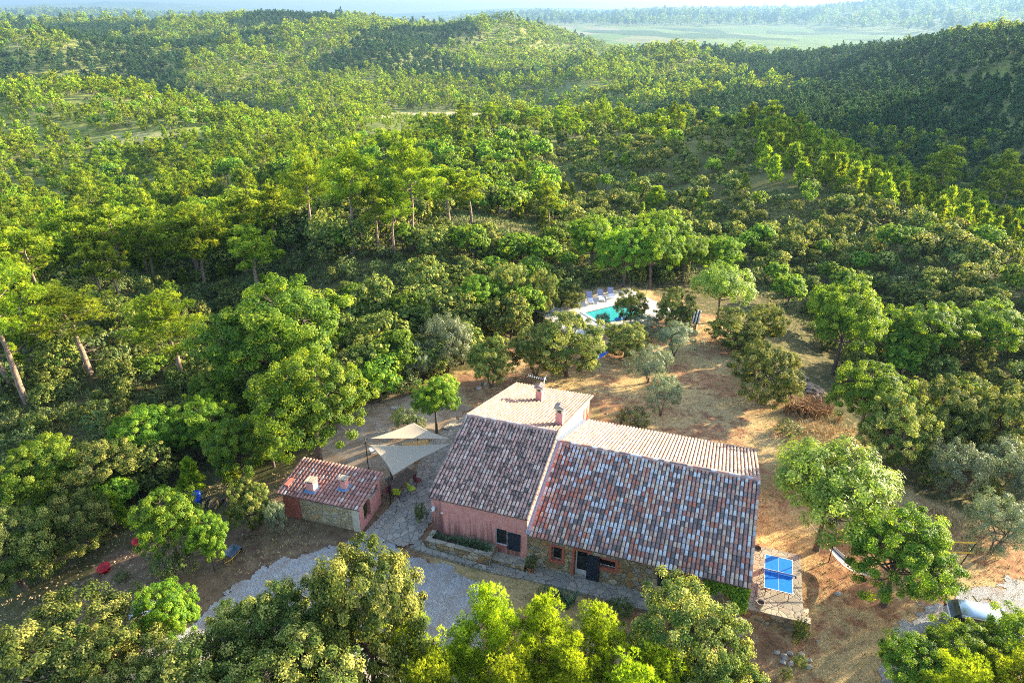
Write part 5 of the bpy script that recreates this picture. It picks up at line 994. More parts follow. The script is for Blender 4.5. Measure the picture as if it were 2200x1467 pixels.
hammock((19.05, 31.5, .35), (20.3, 29.3, .40), .75, .28, [(0,(.55,.48,.44)),(.2,(.03,.035,.08)),(.4,(.60,.52,.46)),(.6,(.30,.24,.26)),(.8,(.62,.56,.52))], 'striped cream and navy hammock slung between two garden trees', ((17.9, 32.9, 1.4), (20.55, 28.3, 1.3)))
hammock((6.8, 55.3, .75), (8.8, 56.4, 1.0), .6, .3, [(0,(.05,.12,.50)),(.5,(.10,.20,.60))], 'blue hammock hanging at the edge of the big evergreen oaks', ((5.6, 54.7, 1.6), (9.9, 57.0, 1.7)))
bn = tag(empty('badminton_net', (18.9, 31.2, 0)), 'badminton net with yellow tapes and leaning black posts by the olive trees', 'net'); M['yellow_tape'] = plain('yellow_tape', (.70,.42,.02), .6)
pa, pb = (0, 0, 2.0), (7.75, -.72, 1.75)
for (bx_, by_, top) in ((0, 0, pa), (7.45, -.45, pb)):
    m = MB(); m.tube([(bx_, by_, g1(18.9 + bx_, 31.2 + by_) - .1), top], .03, 8); m.build('post', M['black_metal'], bn)
for dz in (0, -.75):
    m = MB(); P = [(pa[0] + (pb[0] - pa[0]) * i / 10, pa[1] + (pb[1] - pa[1]) * i / 10, pa[2] + (pb[2] - pa[2]) * i / 10 + dz - .18 * math.sin(i / 10 * math.pi)) for i in range(11)]
    for i in range(10): (x0, y0, z0), (x1, y1, z1) = P[i], P[i + 1]; m.add([(x0, y0 - .01, z0 - .035), (x1, y1 - .01, z1 - .035), (x1, y1 - .01, z1 + .035), (x0, y0 - .01, z0 + .035), (x0, y0 + .01, z0 - .035), (x1, y1 + .01, z1 - .035), (x1, y1 + .01, z1 + .035), (x0, y0 + .01, z0 + .035)], [(0,1,2,3),(7,6,5,4),(3,2,6,7),(0,4,5,1)])
    m.build('tape', M['yellow_tape'], bn)
m = MB()
for i in range(40):
    t_ = i / 40; x = pb[0] * t_; y = pb[1] * t_; z = pa[2] + (pb[2] - pa[2]) * t_ - .18 * math.sin(t_ * math.pi); m.tube([(x, y, z - .03), (x, y, z - .72)], .002, 3, cap=False)
m.build('mesh', M['black_metal'], bn)
# ------------------------------------------------------------------ car
def car(x, y, z, rot, label):
    o = empty('parked_car', (x, y, z), rot); tag(o, label, 'car'); t = NT('car_paint'); cp = t.bsdf((.42,.52,.60), .22, spec=.6, metal=.35); cp.inputs["Coat Weight"].default_value = .6; body = t.done(cp)
    prof = [(-2.02,.35,.62,.80),(-1.98,.25,.85,.84),(-1.75,.22,.98,.86),(-1.3,.2,1.05,.87),(-.8,.2,1.0,.87),(0,.2,.98,.88),(.8,.2,.95,.87),(1.2,.2,.90,.86),(1.7,.22,.78,.82),(1.98,.28,.62,.74),(2.08,.38,.55,.66)]
    V = []; 
    for (px_, zb, zt, w_) in prof: V += [(px_, -w_ * .9, zb), (px_, -w_, zb + .18), (px_, -w_, zb + (zt - zb) * .6), (px_, -w_ * .93, zt - .05), (px_, -w_ * .78, zt), (px_, w_ * .78, zt), (px_, w_ * .93, zt - .05), (px_, w_, zb + (zt - zb) * .6), (px_, w_, zb + .18), (px_, w_ * .9, zb)]
    F = [(i * 10 + j, i * 10 + (j + 1) % 10, (i + 1) * 10 + (j + 1) % 10, (i + 1) * 10 + j) for i in range(len(prof) - 1) for j in range(10)]; F += [tuple(range(9, -1, -1)), tuple(range(100, 110))]
    m = MB(); m.add(V, F, 0, .5, True); b = m.build('body', body, o); md = b.modifiers.new('s', 'SUBSURF'); md.levels = 2; md.render_levels = 2
    gp = [(-1.95,.98,.70,1.0),(-1.55,1.35,.62,1.0),(-1.0,1.46,.60,1.0),(-.2,1.49,.60,1.0),(.35,1.40,.61,1.0),(.9,1.12,.66,.96),(1.25,.93,.70,.9)]
    V = []
    for (px_, zt, wt, zb) in gp: V += [(px_, -.80, min(zb, zt - .01) - .03), (px_, -wt - .06, zt - .12 if zt > 1.1 else zt - .02), (px_, -wt * .8, zt), (px_, wt * .8, zt), (px_, wt + .06, zt - .12 if zt > 1.1 else zt - .02), (px_, .80, min(zb, zt - .01) - .03)]
    F = [(i * 6 + j, i * 6 + j + 1, (i + 1) * 6 + j + 1, (i + 1) * 6 + j) for i in range(len(gp) - 1) for j in (0, 4)]; m = MB(); m.add(V, F, 0, .5, True)
    m.add([V[36], V[37], V[38], V[39], V[40], V[41], V[30], V[31], V[32], V[33], V[34], V[35]][:0] + V[24:42], [(j, j + 1, 7 + j, 6 + j) for j in range(5)] + [(6 + j, 7 + j, 13 + j, 12 + j) for j in range(5)]); m.add(V[0:12], [(j, j + 1, 7 + j, 6 + j) for j in range(5)])
    m.build('windows', M['window_glass'], o)
    m = MB(); Vr = [(a, b, c + .012) for (a, b, c) in V[6:30]]; m.add(Vr, [(i * 6 + j, i * 6 + j + 1, (i + 1) * 6 + j + 1, (i + 1) * 6 + j) for i in range(3) for j in (1, 2, 3)], 0, .5, True)
    for sx in (-1, 1):
        for (xa, xb) in ((-.35, -.28),): m.add([(xa, sx * .83, .96), (xb, sx * .83, .96), (xb, sx * .675, 1.4), (xa, sx * .675, 1.4)], [(0,1,2,3)])
    r_ = m.build('roof', body, o); md = r_.modifiers.new('t', 'SOLIDIFY'); md.thickness = .015
    for sx in (-1, 1):
        for wx in (-1.28, 1.28):
            m = MB(); m.lathe([(.20, -.1), (.30, -.1), (.315, -.07), (.315, .07), (.30, .1), (.20, .1)], 20, cap=(False, False)); w_ = m.build('wheel', M['black_metal'], o, (wx, sx * .80, .315)); w_.rotation_euler = (math.pi / 2, 0, 0)
            m = MB(); m.lathe([(.02, .075), (.19, .08), (.20, .06)], 16, cap=(True, False)); m.lathe([(.02, -.075), (.19, -.08), (.20, -.06)], 16, cap=(True, False)); m.build('rim', M['zinc'], w_)
        m = MB(); m.box(1.80, 1.99, sx * .62 - .1, sx * .62 + .1, .60, .70); m.build('headlight', M['white_plastic'], o)
        m = MB(); m.box(-2.03, -1.93, sx * .66 - .09, sx * .66 + .09, .70, .86); m.build('tail_light', M['maroon'], o)
        m = MB(); m.box(.62, .78, sx * .93 - .1, sx * .93 + .1, .93, 1.05); m.build('wing_mirror', body, o, bevel=.03)
    return o
car(25.2, 26.15, g1(25.2, 26.2) + .03, -.35, 'silver blue hatchback parked under the trees by the drive')
# ------------------------------------------------------------------ odds and ends on the left
M['red_plastic'] = plain('red_plastic', (.48,.012,.02), .45); M['grey_blue'] = plain('grey_blue', (.12,.17,.24), .5, .3)
for (x, y, lb) in ((-24.04, 34.2, 'red plastic harvest tub beside its twin under the trees, the nearer of the pair'), (-23.6, 34.8, 'red plastic harvest tub beside its twin under the trees, the further of the pair'), (-24.98, 31.9, 'red plastic harvest tub lying alone on the bare slope')):
    m = MB(); m.lathe([(.26, 0), (.30, .02), (.37, .30), (.41, .31), (.41, .34), (.34, .34), (.28, .05), (.001, .05)], 8, cap=(True, False)); o = m.build('plastic_tub', M['red_plastic'], None, (x, y, g1(x, y) + .02)); o.rotation_euler = (.12, -.1, x); tag(o, lb, 'tub')
wb = tag(empty('wheelbarrow', (-16.8, 31.6, g1(-16.8, 31.6)), 1.2), 'grey blue wheelbarrow left beside the leafy oak by the drive', 'wheelbarrow')
m = MB(); m.add([(-.28,-.2,.32),(.3,-.2,.32),(.3,.2,.32),(-.28,.2,.32),(-.45,-.34,.62),(.5,-.34,.62),(.5,.34,.62),(-.45,.34,.62)], [(0,3,2,1),(0,1,5,4),(1,2,6,5),(2,3,7,6),(3,0,4,7)]); o = m.build('tray', M['grey_blue'], wb); md = o.modifiers.new('t', 'SOLIDIFY'); md.thickness = .015
m = MB(); m.lathe([(.08, -.04), (.17, -.04), (.18, 0), (.17, .04), (.08, .04)], 16); o = m.build('wheel', M['black_metal'], wb, (.62, 0, .18)); o.rotation_euler = (math.pi / 2, 0, 0)
m = MB()
for sy in (-1, 1): m.tube([(.62, sy * .06, .18), (.3, sy * .2, .31), (-.4, sy * .24, .35), (-.95, sy * .27, .55)], .016, 6); m.tube([(-.2, sy * .22, .33), (-.35, sy * .24, 0)], .014, 6)
m.build('frame', M['yellow_tape'], wb)
for k, (x, y, z, rr) in enumerate(((-20.35, 27.6, 0, .25), (-20.3, 27.65, .16, .18))):
    m = MB()
    for q in range(6): m.box(-.6, .6, -.5 + q * .18, -.39 + q * .18, .10, .12)
    for q in (-.5, 0, .45): m.box(-.6 + 0, .6, q - .04, q + .04, .02, .099) if False else m.box(q - .04, q + .06, -.5, .51, .02, .098)
    for q in (-.5, -.05, .41): m.box(-.6, .6, q, q + .1, 0, .019)
    o = m.build('pallet', plain('blue_white_wood%d' % k, (.42,.50,.60), .8, var=.3, scale=6), None, (x, y, g1(x, y) + .06 + z), rr); o.rotation_euler = (.1, .08, rr); tag(o, 'pale blue wooden pallet on the ground below another' if k == 0 else 'pale blue wooden pallet lying on top of the lower one', 'pallet')
en = tag(empty('wire_enclosure', (-23.2, 41.2, 0)), 'dark wire netting enclosure on thin posts in the left wood', 'enclosure'); EP = [(-26.2, 38.7), (-23.2, 41.2), (-20.0, 39.4), (-20.4, 36.6), (-24.6, 36.0)]
for (x, y) in EP: z = g1(x, y); m = MB(); m.tube([(x + 23.2, y - 41.2, z - .2), (x + 23.2, y - 41.2, z + 1.9)], .035, 6); m.build('post', M['fence_green'], en)
m = MB()
for i in range(4):
    (x0, y0), (x1, y1) = EP[i], EP[i + 1]; za, zb = g1(x0, y0), g1(x1, y1)
    for h in (.1, .55, 1.0, 1.45, 1.85): m.tube([(x0 + 23.2, y0 - 41.2, za + h), (x1 + 23.2, y1 - 41.2, zb + h)], .012 if h > 1.5 else .006, 4, cap=False)
m.build('wire', M['fence_green'], en)
x, y = -21.9, 38.3; m = MB(); m.lathe([(.26, 0), (.29, .05), (.29, .3), (.31, .32), (.29, .34), (.29, .8), (.26, .86), (.2, .87)], 18); onmesh(m.build('barrel', plain('barrel_blue', (.01,.06,.45), .4), None, (x, y, g1(x, y))), 'bright blue plastic barrel beside the firewood logs', 'barrel')
rg = random.Random(8)
for k in range(26):
    row = 0 if k < 12 else 1 if k < 21 else 2; i = k if row == 0 else k - 12 if row == 1 else k - 21; x = -21.2 + (i + row * .5) * .17; y = 37.6 + rg.uniform(-.15, .15) + .4 * math.sin(i); L = rg.uniform(.4, .55); r_ = rg.uniform(.06, .09)
    m = MB(); m.tube([(0, -L / 2, 0), (0, L / 2, 0)], r_, 8); o = m.build('firewood_log', M['bark'] if k % 3 else M['golden_wood'], None, (x, y, g1(x, y) + .09 + row * .14), rg.uniform(-.5, .5)); tag(o, 'split firewood log heaped beside the blue barrel', 'log', 'firewood logs heaped by the blue barrel')
# far houses in the left valley and a cabin on the knoll
def cottage(x, y, w, d, h, rot, label, wallc=(.60,.50,.40)):
    z = g1(x, y); o = tag(empty('cottage', (x, y, z), rot), label, 'house'); m = MB(); m.box(-w / 2, w / 2, -d / 2, d / 2, -3, h); m.extr([(-w / 2, h), (w / 2, h), (0, h + w * .16)], -d / 2 + .01, d / 2 - .01); m.build('wall', plain('cottage_wall', wallc, .9), o)
    m = MB()
    for s_ in (-1, 1): m.add([(s_ * (w / 2 + .4), -d / 2 - .4, h - .1), (s_ * (w / 2 + .4), d / 2 + .4, h - .1), (0, d / 2 + .4, h + w * .16 + .12), (0, -d / 2 - .4, h + w * .16 + .12)], [(0, 1, 2, 3) if s_ > 0 else (3, 2, 1, 0)])
    b = m.build('roof', plain('cottage_roof', (.42,.20,.12), .9), o); md = b.modifiers.new('t', 'SOLIDIFY'); md.thickness = .15
    for s_ in (-.28, .05, .3): m = MB(); m.box(s_ * w - .5, s_ * w + .5, -d / 2 - .03, -d / 2, 1.0, 2.3); m.build('window', M['dark_shutter'], o)
cottage(-209, 458, 15, 9, 4, .2, 'pale cottage with red roof among pines on the left hillside, the higher one'); cottage(-228, 448, 9, 7, 3.4, -.3, 'smaller pale cottage with red roof below the higher cottage, left hillside')
x, y, _ = ray_at(1663, 300, 163); z = g1(x, y); cb = tag(empty('lookout_cabin', (x, y, z), .3), 'tiny dark lookout cabin with blue grey roof on the knoll crest', 'cabin')
m = MB(); m.box(-.7, .7, -.7, .7, .6, 2.0); m.build('wall', M['dark_wood'], cb); m = MB(); m.box(-.9, .9, -.9, .9, 2.0, 2.1); m.build('roof', plain('sheet_blue', (.35,.45,.55), .5), cb)
for sx in (-1, 1):
    for sy in (-.9, .9): m = MB(); m.box(sx * .6 - .08, sx * .6 + .08, sy * .6 - .08, sy * .6 + .08, -.5, .6); m.build('post', M['dark_wood'], cb)
# ------------------------------------------------------------------ the garden's own trees and bushes: kind, x, y, height, crown radius, label
HEROES = [
 ('pine_tree', -47.3, 57.8, 15.6, 5.2, 'tall pine at the left edge with a bare leaning trunk, front one of two'),
 ('pine_tree', -50.8, 60.9, 12.3, 4.5, 'pine right behind the front pine at the left edge'),
 ('pine_tree', -43.4, 62.3, 10.1, 4.6, 'pine with an airy rounded crown, middle of the three pines at lower left'),
 ('pine_tree', -32.9, 60.1, 12.3, 4.1, 'pine with a long bare trunk standing left of the big spreading oak'),
 ('oak_tree', -20.6, 54.9, 12.2, 6.4, 'biggest spreading oak, bright green, left of the patio'),
 ('oak_tree', -13.5, 39.8, 9.0, 4.0, 'bright yellow green oak rising right behind the outdoor kitchen'),
 ('oak_tree', -5.7, 43.9, 5.1, 1.9, 'small round mulberry like tree with a straight pale trunk by the shade sails'),
 ('oak_tree', -25.6, 51.6, 5.6, 2.4, 'lime green young oak between the tall pine and the big oak'),
 ('oak_tree', -17.5, 41.5, 4.2, 1.8, 'slim dark oak at the back left corner of the outdoor kitchen'),
 ('oak_tree', -18.8, 39.3, 5.6, 2.4, 'oak with a shaded crown left of the outdoor kitchen roof'),
 ('holm_oak', -16.4, 34.1, 3.8, 1.4, 'pale olive evergreen oak in front of the left end of the outdoor kitchen'),
 ('olive_tree', -14.5, 33.1, 2.7, 0.7, 'tiny olive tree by the red side wall of the outdoor kitchen'),
 ('oak_tree', -33.5, 39.2, 6.4, 3.1, 'broad leafy oak in the left wood above the bare slope'),
 ('holm_oak', -28.9, 39.6, 5.4, 2.8, 'dark evergreen oak left of the wire enclosure'),
 ('oak_tree', -28.0, 44.0, 5.5, 2.7, 'mid green oak behind the wire enclosure'),
 ('oak_tree', -23.9, 44.9, 5.3, 2.5, 'dusky oak between the enclosure and the patio oaks'),
 ('holm_oak', -29.9, 31.6, 6.0, 2.6, 'dark evergreen oak low on the left edge above the bare slope'),
 ('holm_oak', -27.7, 34.1, 4.5, 2.2, 'dark evergreen oak nearest the red tubs'),
 ('oak_tree', -20.3, 31.9, 5.4, 2.1, 'oak with a sunlit top beside the pair of red tubs'),
 ('oak_tree', -17.6, 30.8, 4.2, 1.3, 'oak with a yellow lit top beside the wheelbarrow'),
 ('shrub', -19.9, 30.4, 2.2, 1.4, 'dense green bush below the oak by the wheelbarrow'),
 ('shrub', -21.0, 28.4, 1.4, 0.6, 'small green bush just above the pallets'),
 ('shrub', -19.1, 28.1, 1.7, 0.8, 'taller leafy bush between the pallets and the drive'),
 ('shrub', -24.1, 29.3, 0.9, 0.4, 'little grey tuft bush on the bare slope'),
 ('shrub', -23.2, 30.7, 0.7, 0.5, 'little green tuft bush beside the lone red tub'),
 ('oak_tree', -16.7, 24.1, 5.2, 1.5, 'thin crooked oak at the bend of the drive by the bottom edge'),
 ('olive_tree', -5.9, 55.2, 5.8, 2.5, 'tan green small tree in front of the pond, the taller of two'),
 ('olive_tree', -8.3, 53.3, 3.9, 2.1, 'tan green small tree in front of the pond, the lower of two'),
 ('olive_tree', -13.4, 58.0, 4.0, 2.0, 'grey green small tree between the big oak and the pond'),
 ('holm_oak', -1.8, 51.3, 5.3, 2.0, 'dark evergreen oak on two thin trunks behind the house ridge'),
 ('holm_oak', 2.1, 53.4, 5.2, 2.5, 'big evergreen oak by the aerial, left one of the joined pair'),
 ('holm_oak', 4.9, 53.4, 6.1, 3.3, 'big evergreen oak by the blue hammock, right one of the joined pair'),
 ('holm_oak', 10.5, 57.4, 3.6, 2.3, 'rounded evergreen oak right in front of the pool'),
 ('olive_tree', 15.2, 57.9, 3.7, 2.2, 'soft olive tree in front of the pump hut'),
 ('olive_tree', 13.4, 62.9, 2.1, 2.1, 'soft olive tree between the small pool trees'),
 ('olive_tree', 11.9, 52.5, 3.5, 2.1, 'silvery olive tree in the garden right of the blue hammock'),
 ('olive_tree', 11.9, 47.0, 3.8, 1.7, 'silvery olive tree standing alone beyond the back roof'),
 ('shrub', 9.4, 44.9, 2.1, 1.4, 'bright green rounded bush behind the house'),
 ('oak_tree', -3.3, 66.7, 6.6, 2.6, 'bright oak between the pond thicket and the pool'),
 ('holm_oak', 3.1, 68.9, 6.0, 2.1, 'pale evergreen oak at the left corner of the pool terrace'),
 ('holm_oak', -0.3, 69.1, 7.3, 2.8, 'evergreen oak behind the pale one at the left of the pool'),
 ('holm_oak', 12.5, 65.9, 3.6, 1.9, 'small dark tree on thin trunks beside the pool edge'),
 ('holm_oak', 16.6, 64.2, 4.8, 2.1, 'dark rounded evergreen oak between pool and pump hut'),
 ('olive_tree', 9.2, 63.7, 2.0, 0.8, 'spindly sapling standing before the pool water'),
 ('ash_tree', 22.0, 67.2, 6.8, 3.2, 'light green feathery tree right of the pump hut'),
 ('oak_tree', 13.3, 76.9, 7.7, 3.4, 'oak directly behind the sun loungers'),
 ('oak_tree', 16.6, 77.5, 8.6, 3.4, 'oak right of the one directly behind the sun loungers'),
 ('oak_tree', 21.5, 81.7, 6.6, 2.9, 'oak with a slanting trunk behind the pool, third from the loungers'),
 ('oak_tree', 10.2, 84.5, 8.5, 3.4, 'oak left of the sun loungers, over the dark bushes'),
 ('oak_tree', 20.1, 89.2, 8.1, 4.0, 'tallest oak of the group standing behind the pool'),
 ('oak_tree', 27.0, 84.0, 6.3, 2.5, 'oak at the right end of the group behind the pool'),
 ('holm_oak', 6.2, 70.4, 3.5, 1.9, 'low dark bushes like evergreen oak behind the pool fence'),
 ('holm_oak', 20.8, 49.1, 6.0, 3.0, 'big dome shaped evergreen oak standing alone on the dry lawn'),
 ('holm_oak', 21.4, 60.1, 4.2, 2.6, 'evergreen oak at the right edge of the dry lawn by the cut branches'),
 ('holm_oak', 25.3, 62.3, 4.6, 2.1, 'evergreen oak behind the one beside the cut branches'),
 ('oak_tree', 30.4, 57.3, 10.0, 3.5, 'tallest oak right of the dry lawn, behind the rubble heap'),
 ('oak_tree', 26.8, 44.5, 6.6, 2.9, 'airy oak beside the dry brown bush'),
 ('holm_oak', 27.1, 40.9, 5.9, 2.4, 'dark evergreen oak below the airy oak on the right'),
 ('holm_oak', 32.0, 43.1, 6.7, 2.7, 'tall evergreen oak right of the airy oak'),
 ('holm_oak', 35.6, 42.6, 6.3, 2.5, 'evergreen oak at the right edge behind the olive trees'),
 ('oak_tree', 39.8, 59.8, 7.6, 3.8, 'wide oak in the right hand wood beyond the evergreens'),
 ('oak_tree', 46.3, 60.4, 6.6, 3.7, 'oak with a visible dark trunk in the grassy gap at the right edge'),
 ('olive_tree', 29.7, 37.7, 4.4, 2.0, 'olive tree nearest the big light green tree'),
 ('olive_tree', 33.6, 38.3, 4.4, 2.2, 'olive tree at the right edge, the upper one'),
 ('olive_tree', 29.0, 32.0, 4.2, 2.1, 'olive tree at the right edge beside the badminton net'),
 ('olive_tree', 33.5, 35.8, 4.1, 1.7, 'olive tree cut by the right edge of the picture'),
 ('ash_tree', 18.5, 32.1, 7.7, 3.8, 'big light green spreading tree at the right end of the house'),
 ('oak_tree', 20.8, 28.2, 6.5, 2.9, 'oak with a dark leaning trunk on the lawn between hammock and car'),
 ('shrub', 15.3, 26.1, 1.9, 0.5, 'bright green little conifer by the loose stones'),
 ('shrub', 21.3, 44.9, 1.1, 1.1, 'low yellow green bush in the dry grass'),
 ('shrub', -8.3, 44.9, 1.5, 1.2, 'rosemary like bush behind the rear shade sail'),
 ('shrub', -7.3, 44.2, 1.3, 0.8, 'yellow green bush at the tip of the rear shade sail'),
 ('shrub', -10.5, 50.7, 1.9, 1.8, 'grey green hedge bush above the bare ground behind the patio, the left one'),
 ('shrub', -9.2, 51.4, 2.0, 1.6, 'grey green hedge bush above the bare ground behind the patio, the right one'),
 ('shrub', -5.7, 33.9, 1.6, 0.5, 'climbing bush at the left corner of the pink wall'),
 ('shrub', 1.9, 27.9, 1.0, 0.6, 'low scrub in the dry bank before the walkway'),
 ('shrub', 5.8, 27.0, 1.2, 0.9, 'dark scrub in the bank by the round evergreen oak'),
 ('pine_tree', -58.5, 95.3, 6.7, 3.4, 'pine with a forked pale trunk in the wood behind the left edge pines'),
 ('pine_tree', -60.7, 92.0, 6.4, 2.9, 'pine left of the one with the forked pale trunk'),
 ('pine_tree', -57.2, 106.3, 10.6, 4.0, 'leaning pine at the left of the dark crowned pine'),
 ('pine_tree', -46.4, 95.8, 13.4, 6.0, 'dark broad crowned pine in shade on the left'),
 ('pine_tree', -36.5, 101.0, 11.5, 4.2, 'pine with a slanting trunk just left of the tall centre pines'),
 ('pine_tree', -40.8, 104.0, 11.5, 4.7, 'pine between the dark crowned one and the tall centre pines'),
 ('pine_tree', -28.6, 95.0, 15.1, 4.8, 'leftmost of the tall centre pines'),
 ('pine_tree', -21.7, 89.3, 15.9, 5.8, 'tallest broad crowned pine of the centre group'),
 ('pine_tree', -18.0, 89.2, 11.2, 3.5, 'slim pine in the middle of the centre group'),
 ('pine_tree', -16.0, 89.3, 10.6, 3.1, 'slim pine right of the middle one in the centre group'),
 ('pine_tree', -13.9, 92.5, 16.1, 4.7, 'tall pine with the dark domed top in the centre group'),
 ('pine_tree', -9.7, 103.3, 9.7, 3.7, 'pine right of the centre group with a bent thin trunk'),
 ('pine_tree', -6.4, 106.0, 8.4, 3.5, 'rightmost pine of the pair beyond the centre group'),
 ('young_pine', 26.9, 126.9, 4.6, 2.4, 'pointed light green young pine behind the pool oaks'),
 ('young_pine', 32.5, 126.3, 3.6, 1.4, 'narrow pointed young pine right of the wider one'),
 ('oak_tree', -0.2, 119.0, 5.8, 2.4, 'small light oak in the clearing right of the centre pines'),
]
HEROES += [
 ('pine_tree', 35.3, 168, 11, 3.0, 'left one of the two tall pines at the left shoulder of the knoll'),
 ('pine_tree', 40.8, 172, 10, 2.6, 'right one of the two tall pines at the left shoulder of the knoll'),
 ('pine_tree', 61.1, 166, 10.2, 3.1, 'tallest domed pine on the knoll beside the lookout cabin'),
 ('pine_tree', 56.2, 175, 7.5, 2.2, 'small pine on the knoll, leftmost of the crest group'),
 ('pine_tree', 59.0, 178, 9, 2.2, 'pine just left of the tallest domed pine on the knoll'),
 ('pine_tree', 68.4, 170, 8.6, 1.9, 'pale pine just right of the tallest domed pine on the knoll'),
 ('pine_tree', 84.3, 135, 13, 3.8, 'big rounded pine rising behind the right shoulder of the knoll'),
 ('pine_tree', 108, 152, 16.5, 4.2, 'tall pine behind the knoll near the right edge, the upper one'),
 ('pine_tree', 90.3, 125, 12.2, 4.2, 'broad pine behind the knoll cut by the right edge'),
 ('holm_oak', -6.7, 22.4, 9.3, 2.9, 'tallest sunlit evergreen oak over the gravel drive at the bottom'),
 ('holm_oak', -9.5, 21.8, 7.5, 2.7, 'evergreen oak joined to the left side of the tallest sunlit one'),
 ('holm_oak', -12.0, 21.9, 5.7, 2.0, 'smaller evergreen oak left of the joined pair at the bottom'),
 ('holm_oak', -8.6, 19.3, 6.8, 2.8, 'shaded evergreen oak under the tallest sunlit one, bottom edge'),
 ('holm_oak', -12.2, 18.9, 6.2, 2.9, 'dark evergreen oak in shade at the bottom edge by the drive bend'),
 ('holm_oak', -20.6, 21.9, 5.6, 3.5, 'broad pale lit evergreen oak filling the bottom left corner'),
 ('holm_oak', -17.3, 20.6, 5.2, 2.5, 'evergreen oak right of the one in the bottom left corner'),
 ('low_pine', -4.9, 22.2, 5.5, 1.8, 'low bushy pine at the right foot of the tallest evergreen oak'),
 ('low_pine', -0.9, 22.5, 7.0, 1.8, 'low bushy pine with a rounded top reaching over the gravel edge'),
 ('low_pine', 1.2, 22.2, 6.9, 1.8, 'low bushy pine below the stone walkway, second from the gravel'),
 ('low_pine', 4.0, 22.3, 6.1, 1.9, 'low bushy pine below the stone walkway, left of the round oak'),
 ('low_pine', 6.4, 21.2, 5.6, 1.9, 'low bushy pine overlapping the round evergreen oak'),
 ('low_pine', -2.3, 21.2, 5.0, 1.6, 'short yellow green pine between the gravel and the pine row'),
 ('low_pine', 2.6, 20.6, 6.2, 1.9, 'low bushy pine in the second row, cut by the bottom edge, centre'),
 ('low_pine', -3.6, 19.8, 5.6, 1.8, 'low bushy pine in the second row, cut by the bottom edge, left'),
 ('low_pine', 5.2, 19.6, 6.0, 1.9, 'low bushy pine in the second row, cut by the bottom edge, right'),
 ('low_pine', 0.0, 19.8, 6.0, 1.8, 'low bushy pine in the second row, below the gravel corner'),
 ('holm_oak', 8.1, 22.9, 7.0, 2.8, 'big round evergreen oak right before the front of the house'),
 ('holm_oak', 9.3, 20.3, 5.6, 2.2, 'lower evergreen oak under the big round one, bottom edge'),
 ('holm_oak', 11.0, 22.6, 3.2, 1.1, 'small side clump at the foot of the big round evergreen oak'),
 ('oak_tree', 19.0, 22.3, 4.0, 1.9, 'leafy oak at the bottom right, left of the car'),
 ('oak_tree', 21.6, 22.6, 4.1, 2.0, 'leafy oak in front of the parked car'),
 ('oak_tree', 24.6, 22.6, 4.7, 2.2, 'leafy oak in the bottom right corner'),
 ('low_pine', 22.4, 20.4, 5.6, 2.2, 'bright yellow pine in the bottom right corner'),
 ('low_pine', 19.4, 20.2, 5.2, 1.8, 'yellow green pine left of the bright yellow corner pine'),
 ('shrub', 12.2, 21.8, 1.7, 1.1, 'yellow green bush at the bottom edge below the stone terrace'),
 ('shrub', 16.9, 21.5, 1.5, 1.0, 'low green bush at the bottom edge of the dry lawn'),
 ('shrub', 14.0, 24.2, .8, .35, 'tiny agave like bush among the loose stones, left one'),
 ('shrub', 15.0, 24.9, .8, .4, 'tiny green bush among the loose stones below the conifer'),
]
def thing_cat(k): return {'low_pine': 'pine tree'}.get(k) or CATS[k]
for k, x, y, h, r, lb in HEROES: plant(k, x, y, g1(x, y), h, r, 'A' if y < 96 else 'B', lb, thing_cat(k))
# agave clump in the bank before the walkway
tag(blades('agave_clump', [(0, 0, 0), (.4, -.1, 0), (-.35, .1, 0), (.1, -.4, 0)], 16, .75, .09, .7, 'iris_leaf', 77, .12, (2.9, 27.9, g1(2.9, 27.9))), 'spiky blue green agave clump in the dry bank below the walkway', 'plant')
# dry bush and golden grass
t = NT('straw_blade'); M['straw_blade'] = t.done(t.bsdf(t.ramp(t.attr('rnd'), [(0, (.26,.19,.085)), (.5, (.46,.34,.16)), (1, (.62,.50,.28))]), .8, spec=.1))
t = NT('brown_blade'); M['brown_blade'] = t.done(t.bsdf(t.ramp(t.attr('rnd'), [(0, (.14,.075,.035)), (1, (.36,.21,.11))]), .9, spec=.1))
t = NT('green_blade'); M['green_blade'] = t.done(t.bsdf(t.ramp(t.attr('rnd'), [(0, (.05,.08,.02)), (.6, (.14,.18,.045)), (1, (.30,.30,.10))]), .8, spec=.1))
rngg = np.random.default_rng(3)
def scatter(n, poly, avoid=(), dens=None, seed=1):
    rg_ = np.random.default_rng(seed); poly = np.array(poly, float); x = rg_.uniform(poly[:, 0].min(), poly[:, 0].max(), n); y = rg_.uniform(poly[:, 1].min(), poly[:, 1].max(), n); k = inside(poly, x, y)
    for a in avoid: k &= ~inside(np.array(a, float), x, y)
    if dens is not None: k &= rg_.random(n) < dens(x, y)
    x, y = x[k], y[k]; return np.stack([x, y, hz(x, y)], -1)
HOUSE = [hw(-6.9, -1.3)[:2], hw(12.4, -1.2)[:2], hw(12.3, 1)[:2], hw(15.5, 1)[:2], hw(15.3, 6.5)[:2], hw(12.2, 6.5)[:2], hw(12.1, 14)[:2], hw(0, 15.6)[:2], hw(-6.2, 15.6)[:2]]
POOL = [pw(-.5, -.5), pw(13.6, -.5), pw(13.6, 8.6), pw(-.5, 8.6)]; KIT = [kw(-5.6, -.3), kw(.2, -.3), kw(.2, 3.1), kw(-5.6, 3.1)]
AV = [HOUSE, POOL, KIT, GRAVEL, PATH, PATIO]; NEAR = [(-34,20),(-30,45),(-16,56),(-4,70),(16,82),(30,80),(44,60),(44,22),(10,18),(-20,18)]
